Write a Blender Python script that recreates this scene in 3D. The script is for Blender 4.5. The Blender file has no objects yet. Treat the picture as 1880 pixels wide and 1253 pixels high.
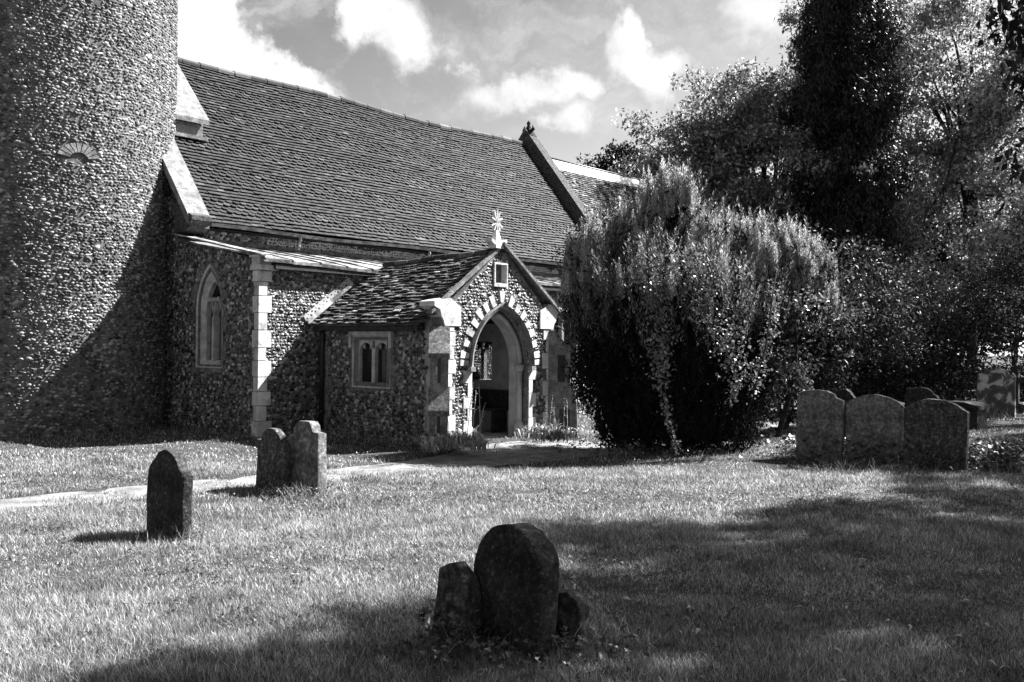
import bpy, bmesh, math, random
import numpy as np
from math import sin, cos, pi, radians, sqrt, atan2
from mathutils import Vector, Matrix
from mathutils.geometry import tessellate_polygon

rng = np.random.default_rng(11)
random.seed(5)
scene = bpy.context.scene

# ------------------------------------------------------------------ camera
TH, H = radians(40.9), 1.65          # X = east, Y = north; the lens looks 40.9 degrees north of east
PITCH, ROLL, FPX = radians(0.32), radians(0.59), 1800.0
fw = np.array([cos(TH)*cos(PITCH), sin(TH)*cos(PITCH), sin(PITCH)])
r0 = np.array([sin(TH), -cos(TH), 0.0]); u0 = np.cross(r0, fw)
rt = r0*cos(ROLL) + u0*sin(ROLL); up = u0*cos(ROLL) - r0*sin(ROLL)
cam_d = bpy.data.cameras.new("camera"); cam = bpy.data.objects.new("camera", cam_d)
scene.collection.objects.link(cam); scene.camera = cam
cam.matrix_world = Matrix(((rt[0], up[0], -fw[0], 0), (rt[1], up[1], -fw[1], 0), (rt[2], up[2], -fw[2], H), (0, 0, 0, 1)))
cam_d.sensor_width = 36.0; cam_d.lens = 36.0*FPX/1880.0
cam_d.clip_start = 0.05; cam_d.clip_end = 2000.0

def at(x, y, d):                      # a survey point: bearing and height read from the photo, d metres ahead
    return np.array([0, 0, H]) + (fw + rt*(x-940)/FPX - up*(y-626.5)/FPX)*d

# ------------------------------------------------------------------ sun, sky, exposure
SAZ, SEL = radians(22), radians(45.5)  # sun stands south of east
SUN = np.array([cos(SEL)*cos(SAZ), -cos(SEL)*sin(SAZ), sin(SEL)])
sun_d = bpy.data.lights.new("sun", 'SUN'); sun_d.energy = 5.0; sun_d.angle = radians(0.53); sun_d.color = (1, 1, 1)
sun = bpy.data.objects.new("sun", sun_d); scene.collection.objects.link(sun)
sun.rotation_euler = Vector(SUN).to_track_quat('Z', 'Y').to_euler(); sun.location = (20, -10, 30)
scene.view_settings.view_transform = 'Standard'; scene.view_settings.look = 'None'
scene.view_settings.gamma = 1.0; scene.view_settings.exposure = 2.3
scene.cycles.max_bounces = 5; scene.cycles.diffuse_bounces = 2; scene.cycles.transparent_max_bounces = 6

SKY_GAIN, CLOUD = 0.024, 0.215
world = bpy.data.worlds.new("World"); scene.world = world; world.use_nodes = True
wn = world.node_tree; wn.nodes.clear()
def nn(nt, typ, props=None, **ins):
    n = nt.nodes.new(typ)
    for k, v in (props or {}).items(): setattr(n, k, v)
    for k, v in ins.items():
        key = int(k[1:]) if k[0] == '_' and k[1:].isdigit() else k.replace('_', ' ')
        s = n.inputs[key]
        if isinstance(v, bpy.types.NodeSocket): nt.links.new(v, s)
        else: s.default_value = v
    return n
def mth(nt, op, a, b=0.0, clamp=False):
    return nn(nt, 'ShaderNodeMath', {'operation': op, 'use_clamp': clamp}, _0=a, _1=b).outputs[0]
sky = nn(wn, 'ShaderNodeTexSky', {'sky_type': 'NISHITA', 'sun_disc': False, 'sun_elevation': SEL, 'sun_rotation': atan2(SUN[0], SUN[1])})
sep = nn(wn, 'ShaderNodeSeparateColor', _0=sky.outputs[0])       # black and white film behind a red filter
tc = nn(wn, 'ShaderNodeTexCoord').outputs['Generated']
nz = nn(wn, 'ShaderNodeTexNoise', Vector=tc, Scale=9.0, Detail=9.0, Roughness=0.62)
wob = nn(wn, 'ShaderNodeVectorMath', {'operation': 'MULTIPLY_ADD'}, _0=nz.outputs['Color'], _1=(0.13, 0.13, 0.13), _2=tc).outputs[0]
wob = nn(wn, 'ShaderNodeVectorMath', {'operation': 'SUBTRACT'}, _0=wob, _1=(0.065, 0.065, 0.065)).outputs[0]
tot = None
for (cx, cy, r, fl, amp) in ((390, 80, 0.085, 1.0, 1.2), (470, 150, 0.045, 1.2, 1.0), (540, 175, .04, 1.6, .9), (610, 200, .03, 2, .5), (820, 215, .05, 2.5, .3), (1000, 195, .06, 2.5, .25), (600, 100, .025, 1, .5), (535, 55, .045, .9, -1.4), (340, 40, .08, 1.0, 1.0), (560, 190, .03, 2, .5), (700, 60, 0.06, 1.9, 1.0), (625, 60, 0.03, 1.2, .6), (760, 90, .03, 1.5, .6), (640, 10, .05, 2, .7), (420, -10, .05, 1, .7),
                             (1140, 85, 0.032, 0.8, 1.1), (1165, 50, .022, 1, .8), (1180, 120, .02, 1, .7), (920, 170, 0.045, 2.3, 0.75), (1000, 150, .045, 2.2, .85), (1060, 155, .025, 1.8, .6), (1025, 225, 0.03, 1.3, 1.0), (980, 235, .02, 1.3, .5),
                             (1215, 150, 0.03, 0.9, 0.8), (1240, 120, .03, .9, .7), (1400, 20, 0.05, 1.4, 0.8), (860, 105, 0.012, 1.4, .6), (730, 130, .025, 2.5, .35), (900, 262, .05, 3.0, .35), (1850, 40, .08, 1, .9)):
    c = at(cx, cy, 1.0) - np.array([0, 0, H]); c /= np.linalg.norm(c)
    s = nn(wn, 'ShaderNodeVectorMath', {'operation': 'SUBTRACT'}, _0=wob, _1=tuple(c)).outputs[0]
    s = nn(wn, 'ShaderNodeVectorMath', {'operation': 'MULTIPLY'}, _0=s, _1=(1, 1, fl)).outputs[0]
    l = nn(wn, 'ShaderNodeVectorMath', {'operation': 'LENGTH'}, _0=s).outputs['Value']
    m = nn(wn, 'ShaderNodeMapRange', {'interpolation_type': 'SMOOTHSTEP'}, Value=l, From_Min=r*1.25, From_Max=r*0.35, To_Min=0.0, To_Max=amp).outputs[0]
    tot = m if tot is None else mth(wn, 'ADD', tot, m)
nz2 = nn(wn, 'ShaderNodeTexNoise', Vector=tc, Scale=16.0, Detail=8.0, Roughness=0.6)
tot = mth(wn, 'ADD', tot, mth(wn, 'MULTIPLY', mth(wn, 'SUBTRACT', nz2.outputs[0], 0.5), 2.6))
cm = nn(wn, 'ShaderNodeMapRange', {'interpolation_type': 'SMOOTHSTEP'}, Value=tot, From_Min=-0.02, From_Max=1.4, To_Min=0.0, To_Max=1.0).outputs[0]
st = nn(wn, 'ShaderNodeMapping', Vector=wob, Scale=(1.0, 1.0, 3.2)).outputs[0]
nz3 = nn(wn, 'ShaderNodeTexNoise', Vector=st, Scale=5.5, Detail=9.0, Roughness=0.62)
wisp = nn(wn, 'ShaderNodeMapRange', {'interpolation_type': 'SMOOTHSTEP'}, Value=nz3.outputs[0], From_Min=0.42, From_Max=0.78, To_Min=0.0, To_Max=.6).outputs[0]
cm = mth(wn, 'MAXIMUM', cm, wisp)
skyv = mth(wn, 'POWER', sep.outputs[0], 1.5)
mixf = nn(wn, 'ShaderNodeMix', {'data_type': 'FLOAT'}, _0=cm, _2=mth(wn, 'MULTIPLY', skyv, SKY_GAIN), _3=CLOUD).outputs[0]
bg = nn(wn, 'ShaderNodeBackground', Color=mixf, Strength=1.0)
nn(wn, 'ShaderNodeOutputWorld', Surface=bg.outputs[0])

# ------------------------------------------------------------------ helpers: objects
def tag(o, label=None, cat=None, group=None, kind=None):
    if label: o['label'] = label
    if cat: o['category'] = cat
    if group: o['group'] = group
    if kind: o['kind'] = kind
    return o
def empty(name, loc, label, cat, group=None):
    o = bpy.data.objects.new(name, None); scene.collection.objects.link(o); o.location = tuple(loc)
    o.empty_display_size = 0.3
    return tag(o, label, cat, group)
class Bulk:
    def __init__(s): s.V = []; s.L = []; s.S = []; s.M = []; s.Sm = []; s.n = 0
    def add(s, V, F, m=0, smooth=False):
        V = np.asarray(V, float).reshape(-1, 3)
        for f in F:
            s.L.append(np.array(f) + s.n); s.S.append(np.array([len(f)])); s.M.append(np.array([m])); s.Sm.append(np.array([smooth]))
        s.V.append(V); s.n += len(V)
    def inst(s, tv, tf, A, T, m=0, smooth=False):          # template copies: A (n,3,3) columns are axes, T (n,3)
        tv = np.asarray(tv, float); n = len(T); k = len(tv)
        s.V.append((np.einsum('nij,kj->nki', A, tv) + T[:, None, :]).reshape(-1, 3))
        base = s.n + np.arange(n)*k
        bysz = {}
        for f in tf: bysz.setdefault(len(f), []).append(f)
        for z, fs in bysz.items():
            fa = np.array(fs)
            s.L.append((base[:, None, None] + fa[None]).reshape(-1)); c = n*len(fs)
            s.S.append(np.full(c, z)); s.M.append(np.full(c, m)); s.Sm.append(np.full(c, smooth))
        s.n += n*k
    def quads(s, Q, m=0):                                  # Q (n,4,3)
        n = len(Q); s.V.append(Q.reshape(-1, 3)); s.L.append(s.n + np.arange(n*4)); s.S.append(np.full(n, 4)); s.M.append(np.full(n, m)); s.Sm.append(np.full(n, False)); s.n += 4*n
    def box(s, a, b, m=0):
        x0, y0, z0 = a; x1, y1, z1 = b
        s.add([(x0,y0,z0),(x1,y0,z0),(x1,y1,z0),(x0,y1,z0),(x0,y0,z1),(x1,y0,z1),(x1,y1,z1),(x0,y1,z1)],
              [(0,3,2,1),(4,5,6,7),(0,1,5,4),(1,2,6,5),(2,3,7,6),(3,0,4,7)], m)
    def prism(s, poly, f, w0, w1, m=0, mside=None):        # 2-D polygon mapped by f(u,v,w)
        n = len(poly); t = tessellate_polygon([[Vector((p[0], p[1], 0)) for p in poly]])
        V = [f(u, v, w1) for u, v in poly] + [f(u, v, w0) for u, v in poly]
        F = [tuple(q) for q in t] + [tuple(n+i for i in reversed(q)) for q in t]
        s.add(V, F, m); s.add(V, [(i, (i+1) % n, n+(i+1) % n, n+i) for i in range(n)], m if mside is None else mside)
    def panel(s, outer, holes, f, w0, w1, m=0, mh=None):   # wall with openings
        polys = [outer] + holes
        t = tessellate_polygon([[Vector((p[0], p[1], 0)) for p in q] for q in polys])
        pts = [p for q in polys for p in q]; n = len(pts)
        V = [f(u, v, w1) for u, v in pts] + [f(u, v, w0) for u, v in pts]
        s.add(V, [tuple(q) for q in t] + [tuple(n+i for i in reversed(q)) for q in t], m)
        o = 0; F = []; G = []
        for k, q in enumerate(polys):
            c = len(q)
            for i in range(c): (F if k == 0 else G).append((o+i, o+(i+1) % c, n+o+(i+1) % c, n+o+i))
            o += c
        s.add(V, F, m); s.add(V, G, m if mh is None else mh)
    def tube(s, pts, rad, m=0, n=8, smooth=True):
        pts = [np.array(p, float) for p in pts]; R = rad if hasattr(rad, '__len__') else [rad]*len(pts)
        V = []
        for i, p in enumerate(pts):
            d = pts[min(i+1, len(pts)-1)] - pts[max(i-1, 0)]; d /= np.linalg.norm(d)+1e-9
            a = np.cross(d, (0, 0, 1.0)) if abs(d[2]) < 0.9 else np.cross(d, (1.0, 0, 0)); a /= np.linalg.norm(a); b = np.cross(d, a)
            for k in range(n): V.append(p + R[i]*(a*cos(2*pi*k/n) + b*sin(2*pi*k/n)))
        F = [(i*n+k, i*n+(k+1) % n, (i+1)*n+(k+1) % n, (i+1)*n+k) for i in range(len(pts)-1) for k in range(n)]
        F += [tuple(reversed(range(n))), tuple(range((len(pts)-1)*n, len(pts)*n))]
        s.add(V, F, m, smooth)
    def build(s, name, mats, parent=None, deform=None):
        V = np.concatenate(s.V); L = np.concatenate(s.L); S = np.concatenate(s.S); M = np.concatenate(s.M); Sm = np.concatenate(s.Sm)
        if deform is not None: V = deform(V)
        me = bpy.data.meshes.new(name); me.vertices.add(len(V)); me.vertices.foreach_set('co', V.astype(np.float32).ravel())
        me.loops.add(len(L)); me.loops.foreach_set('vertex_index', L.astype(np.int32))
        me.polygons.add(len(S)); st = np.concatenate(([0], np.cumsum(S)[:-1]))
        me.polygons.foreach_set('loop_start', st.astype(np.int32))
        if not isinstance(mats, (list, tuple)): mats = [mats]
        for q in mats: me.materials.append(q)
        me.polygons.foreach_set('material_index', M.astype(np.int32)); me.polygons.foreach_set('use_smooth', Sm.astype(bool))
        me.update(calc_edges=True); me.validate()
        o = bpy.data.objects.new(name, me); scene.collection.objects.link(o)
        if parent is not None:
            o.parent = parent
            if parent.type == 'EMPTY': o.matrix_parent_inverse = Matrix.Translation(parent.location).inverted()   # mesh parts themselves sit at the world origin
        return o

# ------------------------------------------------------------------ materials (all greys: a black and white place)
def material(name, col, rough=0.85, spec=0.3, bump=None, transl=0.0):
    m = bpy.data.materials.new(name); m.use_nodes = True; nt = m.node_tree; nt.nodes.clear()
    co = nn(nt, 'ShaderNodeTexCoord').outputs['Object']
    c = col(nt, co) if callable(col) else col
    b = nn(nt, 'ShaderNodeBsdfPrincipled', Roughness=rough); b.inputs['Specular IOR Level'].default_value = spec
    if isinstance(c, bpy.types.NodeSocket): nt.links.new(c, b.inputs['Base Color'])
    else: b.inputs['Base Color'].default_value = (c, c, c, 1)
    out = b.outputs[0]
    if bump:
        h, st, di = bump(nt, co); nb = nn(nt, 'ShaderNodeBump', Strength=st, Distance=di, Height=h)
        nt.links.new(nb.outputs[0], b.inputs['Normal'])
    if transl:
        tr = nn(nt, 'ShaderNodeBsdfTranslucent')
        if isinstance(c, bpy.types.NodeSocket): nt.links.new(c, tr.inputs['Color'])
        else: tr.inputs['Color'].default_value = (c, c, c, 1)
        out = nn(nt, 'ShaderNodeMixShader', _0=transl, _1=out, _2=tr.outputs[0]).outputs[0]
    nn(nt, 'ShaderNodeOutputMaterial', Surface=out)
    return m
def noise(nt, co, sc, det=5.0, ro=0.6): return nn(nt, 'ShaderNodeTexNoise', Vector=co, Scale=sc, Detail=det, Roughness=ro).outputs[0]
def ramp(nt, v, stops):
    r = nn(nt, 'ShaderNodeValToRGB', _0=v); e = r.color_ramp.elements
    while len(e) < len(stops): e.new(0.5)
    for i, (p, c) in enumerate(stops): e[i].position = p; e[i].color = (c, c, c, 1)
    return r.outputs[0]
def island(nt): return nn(nt, 'ShaderNodeNewGeometry').outputs['Random Per Island']
def mul(nt, a, b): return nn(nt, 'ShaderNodeMix', {'data_type': 'RGBA', 'blend_type': 'MULTIPLY'}, _0=1.0, _6=a, _7=b).outputs[2]
def c_noise(sc, stops, det=5.0): return lambda nt, co: ramp(nt, noise(nt, co, sc, det), stops)
def c_isl(stops, sc=14, lo=0.6): return lambda nt, co: mul(nt, ramp(nt, island(nt), stops), ramp(nt, noise(nt, co, sc), [(0.3, lo), (0.7, 1.0)]))
def b_noise(sc, st, di, det=6.0): return lambda nt, co: (noise(nt, co, sc, det, 0.65), st, di)

M = {}
M['tower_flint'] = material('tower_flint', c_isl([(0, .03), (.25, .1), (.6, .22), (1, .42)], 1.3, .55), 0.75, 0.25, b_noise(40, .6, .02))
M['tower_mortar'] = material('tower_mortar', lambda nt, co: mul(nt, ramp(nt, noise(nt, co, 9), [(.3, .08), (.7, .2)]), ramp(nt, noise(nt, co, .9, 6), [(.35, .6), (.6, 1)])), 0.95, 0.1, b_noise(30, .9, .03))
M['flint'] = material('flint', c_isl([(0, .006), (.3, .03), (.58, .1), (.82, .28), (1, .6)], 40, .55), 0.45, 0.4, b_noise(60, .5, .01))
M['mortar'] = material('mortar', c_noise(12, [(.3, .07), (.7, .22)]), 0.95, 0.1, b_noise(35, .8, .02))
M['ashlar'] = material('ashlar', lambda nt, co: mul(nt, ramp(nt, island(nt), [(0, .44), (1, .68)]), ramp(nt, noise(nt, co, 5.0, 9, .75), [(.34, .4), (.47, .82), (.6, 1.0)])), 0.9, 0.15, b_noise(28, .5, .015))
M['old_stone'] = material('old_stone', lambda nt, co: mul(nt, ramp(nt, noise(nt, co, 7, 9, .7), [(.32, .09), (.5, .19), (.68, .35)]), ramp(nt, noise(nt, co, 60, 4), [(.35, .55), (.6, 1)])), 0.92, 0.15, b_noise(45, .8, .012))
M['window_stone'] = material('window_stone', lambda nt, co: ramp(nt, noise(nt, co, 6, 8, .7), [(.35, .26), (.6, .52)]), 0.92, 0.15, b_noise(40, .5, .01))
M['plaster'] = material('plaster', c_noise(3.5, [(.3, .24), (.7, .46)], 8), 0.95, 0.1, b_noise(9, .3, .01))
M['tile'] = material('tile', lambda nt, co: mul(nt, ramp(nt, island(nt), [(0, .006), (.45, .013), (.93, .026), (1, .07)]), ramp(nt, noise(nt, co, 1.1, 9, .7), [(.3, .45), (.5, .8), (.7, 1.0)])), 0.75, 0.3, b_noise(50, .6, .006))
M['mossy_tile'] = material('mossy_tile', lambda nt, co: mul(nt, ramp(nt, island(nt), [(0, .03), (.5, .085), (.9, .17), (1, .36)]), ramp(nt, noise(nt, co, 9, 9, .75), [(.35, .35), (.5, .8), (.68, 1.7)])), 0.85, 0.2, b_noise(40, .9, .015))
M['ridge'] = material('ridge', c_isl([(0, .03), (.6, .07), (1, .16)], 12, .5), 0.8, 0.2, b_noise(40, .5, .006))
M['pale_ridge'] = material('pale_ridge', c_noise(5, [(.3, .4), (.7, .7)]), 0.9, 0.2)
M['lead'] = material('lead', c_noise(3.5, [(.42, .08), (.62, .42)], 7), 0.5, 0.4, b_noise(5, .5, .02))
M['iron'] = material('iron', .02, 0.5, 0.4)
M['gutter'] = material('gutter', c_noise(8, [(.4, .05), (.6, .16)]), 0.6, 0.3)
M['timber'] = material('timber', c_noise(14, [(.4, .015), (.6, .04)]), 0.7, 0.2)
M['dark_glass'] = material('dark_glass', .008, 0.12, 0.5)
M['louvre'] = material('louvre', c_noise(20, [(.3, .12), (.7, .2)]), 0.8, 0.2)
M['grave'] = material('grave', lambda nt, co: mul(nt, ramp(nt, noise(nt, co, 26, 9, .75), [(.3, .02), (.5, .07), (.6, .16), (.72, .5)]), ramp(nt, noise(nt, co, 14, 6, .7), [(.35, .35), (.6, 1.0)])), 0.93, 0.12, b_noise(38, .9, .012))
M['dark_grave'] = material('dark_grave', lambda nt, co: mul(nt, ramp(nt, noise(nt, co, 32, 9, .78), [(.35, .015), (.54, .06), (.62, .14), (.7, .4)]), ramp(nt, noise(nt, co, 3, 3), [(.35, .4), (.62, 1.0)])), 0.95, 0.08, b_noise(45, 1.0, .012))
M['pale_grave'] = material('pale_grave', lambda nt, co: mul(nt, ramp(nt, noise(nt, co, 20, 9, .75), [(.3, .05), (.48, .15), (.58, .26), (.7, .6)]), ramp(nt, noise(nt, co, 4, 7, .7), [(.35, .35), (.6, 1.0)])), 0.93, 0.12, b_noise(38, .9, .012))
M['lichen_grave'] = material('lichen_grave', lambda nt, co: ramp(nt, nn(nt, 'ShaderNodeTexNoise', Vector=co, Scale=4.0, Detail=4.0, Roughness=.5, Distortion=.6).outputs[0], [(.42, .1), (.52, .16), (.56, .55), (.7, .7)]), 0.93, 0.12, b_noise(38, .8, .01))
M['soil'] = material('soil', lambda nt, co: mul(nt, ramp(nt, noise(nt, co, 60, 8, .75), [(.3, .03), (.7, .1)]), ramp(nt, noise(nt, co, .8, 4), [(.3, .75), (.7, 1.1)])), 0.98, 0.05, b_noise(70, 1.0, .03))
M['path'] = material('path', lambda nt, co: mul(nt, ramp(nt, noise(nt, co, 90, 6, .8), [(.3, .1), (.7, .36)]), ramp(nt, noise(nt, co, 3.5, 7), [(.38, .5), (.65, 1.05)])), 0.95, 0.1, b_noise(80, .9, .015))
M['grass'] = material('grass', lambda nt, co: mul(nt, ramp(nt, island(nt), [(0, .06), (.5, .24), (.85, .48), (1, .85)]), ramp(nt, noise(nt, co, 1.3, 5, .65), [(.36, .5), (.5, .85), (.62, 1.1)])), .55, .3, None, .4)
def leafmat(name, stops, tr=.35, rough=.5, spec=.35): M[name] = material(name, lambda nt, co: ramp(nt, island(nt), stops), rough, spec, None, tr)
leafmat('weed', [(0, .03), (.6, .08), (1, .16)], .3)
leafmat('leaf_mid', [(0, .05), (.6, .13), (1, .34)], .42, .4, .35)
leafmat('leaf_tree', [(0, .06), (.55, .19), (1, .52)], .45, .4, .5)
leafmat('leaf_bright', [(0, .07), (.6, .3), (1, .75)], .42, .4, .5)
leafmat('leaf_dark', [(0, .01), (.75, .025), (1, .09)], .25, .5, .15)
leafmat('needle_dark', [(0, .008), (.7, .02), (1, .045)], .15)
leafmat('yew', [(0, .2), (.6, .42), (1, .7)], .3)  # pale copy: sun on the top shoots put into the needle tone
leafmat('yew_deep_shade', [(0, .006), (1, .03)], .1, .7, .08)  # near-black copy: shade inside and low in the crown painted in
leafmat('yew_shade', [(0, .05), (.6, .13), (1, .28)], .2, .6, .15)  # darker copy: shade on the crown's flanks put into the needle tone
leafmat('ivy', [(0, .08), (.7, .18), (1, .34)], .25, .35, .5)
leafmat('ivy_ground', [(0, .02), (.7, .05), (1, .12)], .2, .4, .5)
leafmat('hosta', [(0, .12), (.6, .26), (1, .5)], .3, .35, .5)
leafmat('straw', [(0, .2), (1, .5)], .2, .7, .2)
leafmat('petal', [(0, .7), (1, .85)], .2, .7, .2)
M['bark'] = material('bark', c_noise(12, [(.3, .015), (.7, .06)]), 0.95, 0.1, b_noise(25, 1, .03))
def latticemat():
    m = bpy.data.materials.new('clear_glass'); m.use_nodes = True; nt = m.node_tree; nt.nodes.clear()
    a = nn(nt, 'ShaderNodeBsdfTransparent', Color=(.75, .75, .75, 1)); b = nn(nt, 'ShaderNodeBsdfGlossy', Roughness=.08)
    nn(nt, 'ShaderNodeOutputMaterial', Surface=nn(nt, 'ShaderNodeMixShader', _0=.12, _1=a.outputs[0], _2=b.outputs[0]).outputs[0]); return m
M['clear_glass'] = latticemat()

# ------------------------------------------------------------------ shape helpers
def inpoly(P, poly):
    x, y = P[:, 0], P[:, 1]; c = np.zeros(len(P), bool); n = len(poly)
    for i in range(n):
        x0, y0 = poly[i]; x1, y1 = poly[(i+1) % n]
        if y0 == y1: continue
        c ^= ((y0 > y) != (y1 > y)) & (x < (x1-x0)*(y-y0)/(y1-y0)+x0)
    return c
def arch(cx, a, z0, zs, za, n=9):                         # pointed opening, from bottom left round to bottom right
    h = za-zs; R = (a*a+h*h)/(2*a); c = R-a; ph = atan2(h, c); L = []
    for i in range(n+1): t = ph*i/n; L.append((cx + c - R*cos(t), zs + R*sin(t)))
    Rr = [(2*cx-x, z) for x, z in reversed(L[:-1])]
    return [(cx-a, z0)] + L + Rr + [(cx+a, z0)]
def arch_at(cx, a, zs, za, t, off):                       # t in -1..1, 0 = apex; point moved outward by off
    h = za-zs; R = (a*a+h*h)/(2*a); c = R-a; ph = atan2(h, c); s = -1 if t < 0 else 1; an = ph*(1-abs(t))
    return (cx + s*(-c + (R+off)*cos(an)), zs + (R+off)*sin(an))
DOMES = []
for k in range(6):
    V = []; q = rng.uniform(.78, 1.15, 8)
    for i in range(8): V.append((q[i]*cos(i*pi/4), q[i]*sin(i*pi/4), 0))
    t = rng.uniform(-.15, .15, 2); s_ = rng.uniform(.62, .82)
    for i in range(8): V.append((t[0]+s_*q[i]*cos(i*pi/4), t[1]+s_*q[i]*sin(i*pi/4), rng.uniform(.65, .9)))
    V.append((t[0], t[1], 1.0))
    F = [(i, (i+1) % 8, 8+(i+1) % 8, 8+i) for i in range(8)] + [(8+i, 8+(i+1) % 8, 16) for i in range(8)]
    DOMES.append((V, F))
def put_flints(B, UV, frame, ru, rv, rh, m):               # frame(u,v) -> P, T1, T2, N arrays
    P, T1, T2, N = frame(UV[:, 0], UV[:, 1]); n = len(UV); an = rng.uniform(-.5, .5, n)
    sc_ = np.exp(rng.normal(0, .22, n)-.02)[:, None]; a = rng.uniform(*ru, n)[:, None]*sc_; b = rng.uniform(*rv, n)[:, None]*sc_; c = rng.uniform(*rh, n)[:, None]
    ca, sa = np.cos(an)[:, None], np.sin(an)[:, None]
    A = np.stack([a*(T1*ca+T2*sa), b*(T2*ca-T1*sa), c*N], axis=2); g = rng.integers(0, 6, n)
    for k in range(6):
        w = g == k
        if w.any(): B.inst(DOMES[k][0], DOMES[k][1], A[w], P[w], m, True)
def grid_uv(u0_, u1_, v0_, v1_, su, sv):
    nu, nv = int((u1_-u0_)/su)+1, int((v1_-v0_)/sv)+1
    U, Vv = np.meshgrid(np.arange(nu)*su+u0_, np.arange(nv)*sv+v0_); U = U + (np.arange(nv) % 2)[:, None]*su/2
    return np.stack([U.ravel()+rng.normal(0, su*.16, U.size), Vv.ravel()+rng.normal(0, sv*.14, U.size)], 1)
def frame_of(f):
    p0, p1, p2, p3 = [np.array(f(*q), float) for q in ((0, 0, 0), (1, 0, 0), (0, 1, 0), (0, 0, 1))]
    T1, T2, N = p1-p0, p2-p0, p3-p0
    return lambda u, v: (p0+u[:, None]*T1+v[:, None]*T2, np.tile(T1, (len(u), 1)), np.tile(T2, (len(u), 1)), np.tile(N, (len(u), 1)))
def flint_wall(B, f, outer, excl, s=.064, m=1, w=0.0, ru=(.022, .046), rv=(.018, .036), rh=(.006, .022)):
    s = min(s, .064)
    xs = [p[0] for p in outer]; ys = [p[1] for p in outer]
    UV = grid_uv(min(xs), max(xs), min(ys), max(ys), s, s*.86); k = inpoly(UV, outer)
    for e in excl: k &= ~inpoly(UV, e)
    put_flints(B, UV[k], frame_of(lambda u, v, q: f(u, v, q+w)), ru, rv, rh, m)
def rect(a, b, c, d): return [(a, b), (c, b), (c, d), (a, d)]
def cone(axis, r0_, r1_, h): pass

# ================================================================== THE CHURCH
church = empty('church', (14.0, 17.0, 0), 'flint church with round tower, long tiled nave roof and gabled south porch', 'church')
# --- round tower
TC, TR, TZ = (8.2, 20.0), 2.93, 15.0
B = Bulk(); n = 96
ring = lambda z, r: [(TC[0]+r*cos(2*pi*i/n), TC[1]+r*sin(2*pi*i/n), z) for i in range(n)]
zs = [-.1, 3, 6, 9, 12, TZ]; V = []
for z in zs: V += ring(z, TR-.003*z)
B.add(V, [(j*n+i, j*n+(i+1) % n, (j+1)*n+(i+1) % n, (j+1)*n+i) for j in range(len(zs)-1) for i in range(n)] + [tuple(range((len(zs)-1)*n, len(zs)*n))], 0, True)
UV = grid_uv(radians(-175), radians(-5), 0.02, 13.2, .074/TR, .054); UV[:, 1] += .03*np.sin(UV[:, 0]*9)+.02*np.sin(UV[:, 1]*3+UV[:, 0]*5)
k = ~((np.abs(UV[:, 0]-radians(-93.5)) < .14) & (((UV[:, 0]+radians(93.5))*TR)**2/.11 + (UV[:, 1]-4.98)**2/.035 < 1))
k &= ~(np.sin(UV[:, 0]*23+2*np.sin(UV[:, 1]*2.9))*np.sin(UV[:, 1]*4.1+1.5*np.sin(UV[:, 0]*11)) > .93); UV = UV[k & (rng.random(len(UV)) > .05)]
def tframe(u, v):
    N = np.stack([np.cos(u), np.sin(u), 0*u], 1); T = np.stack([-np.sin(u), np.cos(u), 0*u], 1)
    P = N*(TR-.003*v)[:, None]; P[:, 0] += TC[0]; P[:, 1] += TC[1]; P[:, 2] = v
    return P, T, np.tile([0, 0, 1.0], (len(u), 1)), N
put_flints(B, UV, tframe, (.018, .054), (.013, .032), (.01, .034), 1)
tower = B.build('tower', [M['tower_mortar'], M['tower_flint']], church)
B = Bulk()                                                 # fan of stones over the blocked round opening
for k in range(9):
    a0, a1 = radians(12+k*17.5), radians(12+k*17.5+13.5); V = []
    for w in (TR-.05, TR+.02):
        for r, a in ((.15, a0), (.15, a1), (.34, a1), (.34, a0)):
            th = radians(-93.5)-r*cos(a)/TR*1.1; V.append((TC[0]+w*cos(th), TC[1]+w*sin(th), 4.86+r*.85*sin(a)))
    B.add(V, [(4,5,6,7),(0,1,5,4),(1,2,6,5),(2,3,7,6),(3,0,4,7)], 0)
B.build('blocked_opening', [M['old_stone']], tower)

# --- nave
NX0, NX1, NY0, RY, RZ, EZ = 10.15, 23.7, 17.15, 20.0, 8.0, 3.97
fS = lambda Y0: (lambda u, v, w: (u, Y0-w, v))            # south faces: u = X
fW = lambda X0: (lambda u, v, w: (X0-w, -u, v))           # west faces: u = -Y
B = Bulk()
B.panel(rect(NX0, -.1, NX1, 4.3), [], fS(NY0), -.4, 0, 0)
gab = [(-NY0, -.1), (-NY0, 4.25), (-RY, RZ-.05), (-22.85, 4.25), (-22.85, -.1)]
B.prism(gab, fW(NX0), -.4, 0, 0); B.prism(gab, fW(NX1), -.4, 0, 0)
B.box((NX0, 22.45, -.1), (NX1, 22.85, 4.2))
flint_wall(B, fS(NY0), rect(NX0+.1, 3.3, 23.0, 4.2), [], .085)
flint_wall(B, fW(NX0), [(-NY0-.05, 0), (-NY0-.05, 4.2), (-18.9, 6.4), (-19.2, 6.4), (-19.2, 0)], [], .085)
nave = B.build('nave_wall', [M['mortar'], M['flint']], church)
B = Bulk()                                                 # pale mortar fillet with small dark pebbles above the lead
fil = [(12.0, 3.705)]
for i in range(60): fil.append((12.0+i*.165, 3.78+random.uniform(0, .05)+(.05 if (i//7) % 2 else 0)))
fil += [(12.0+59*.165, 3.705)]
B.prism(fil, fS(NY0), 0, .03, 0)
flint_wall(B, fS(NY0-.03), rect(12.05, 3.7, 21.6, 3.84), [], .075, 1, 0, (.018, .026), (.016, .024), (.004, .01))
B.build('mortar_fillet', [M['plaster'], M['iron']], church)

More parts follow.
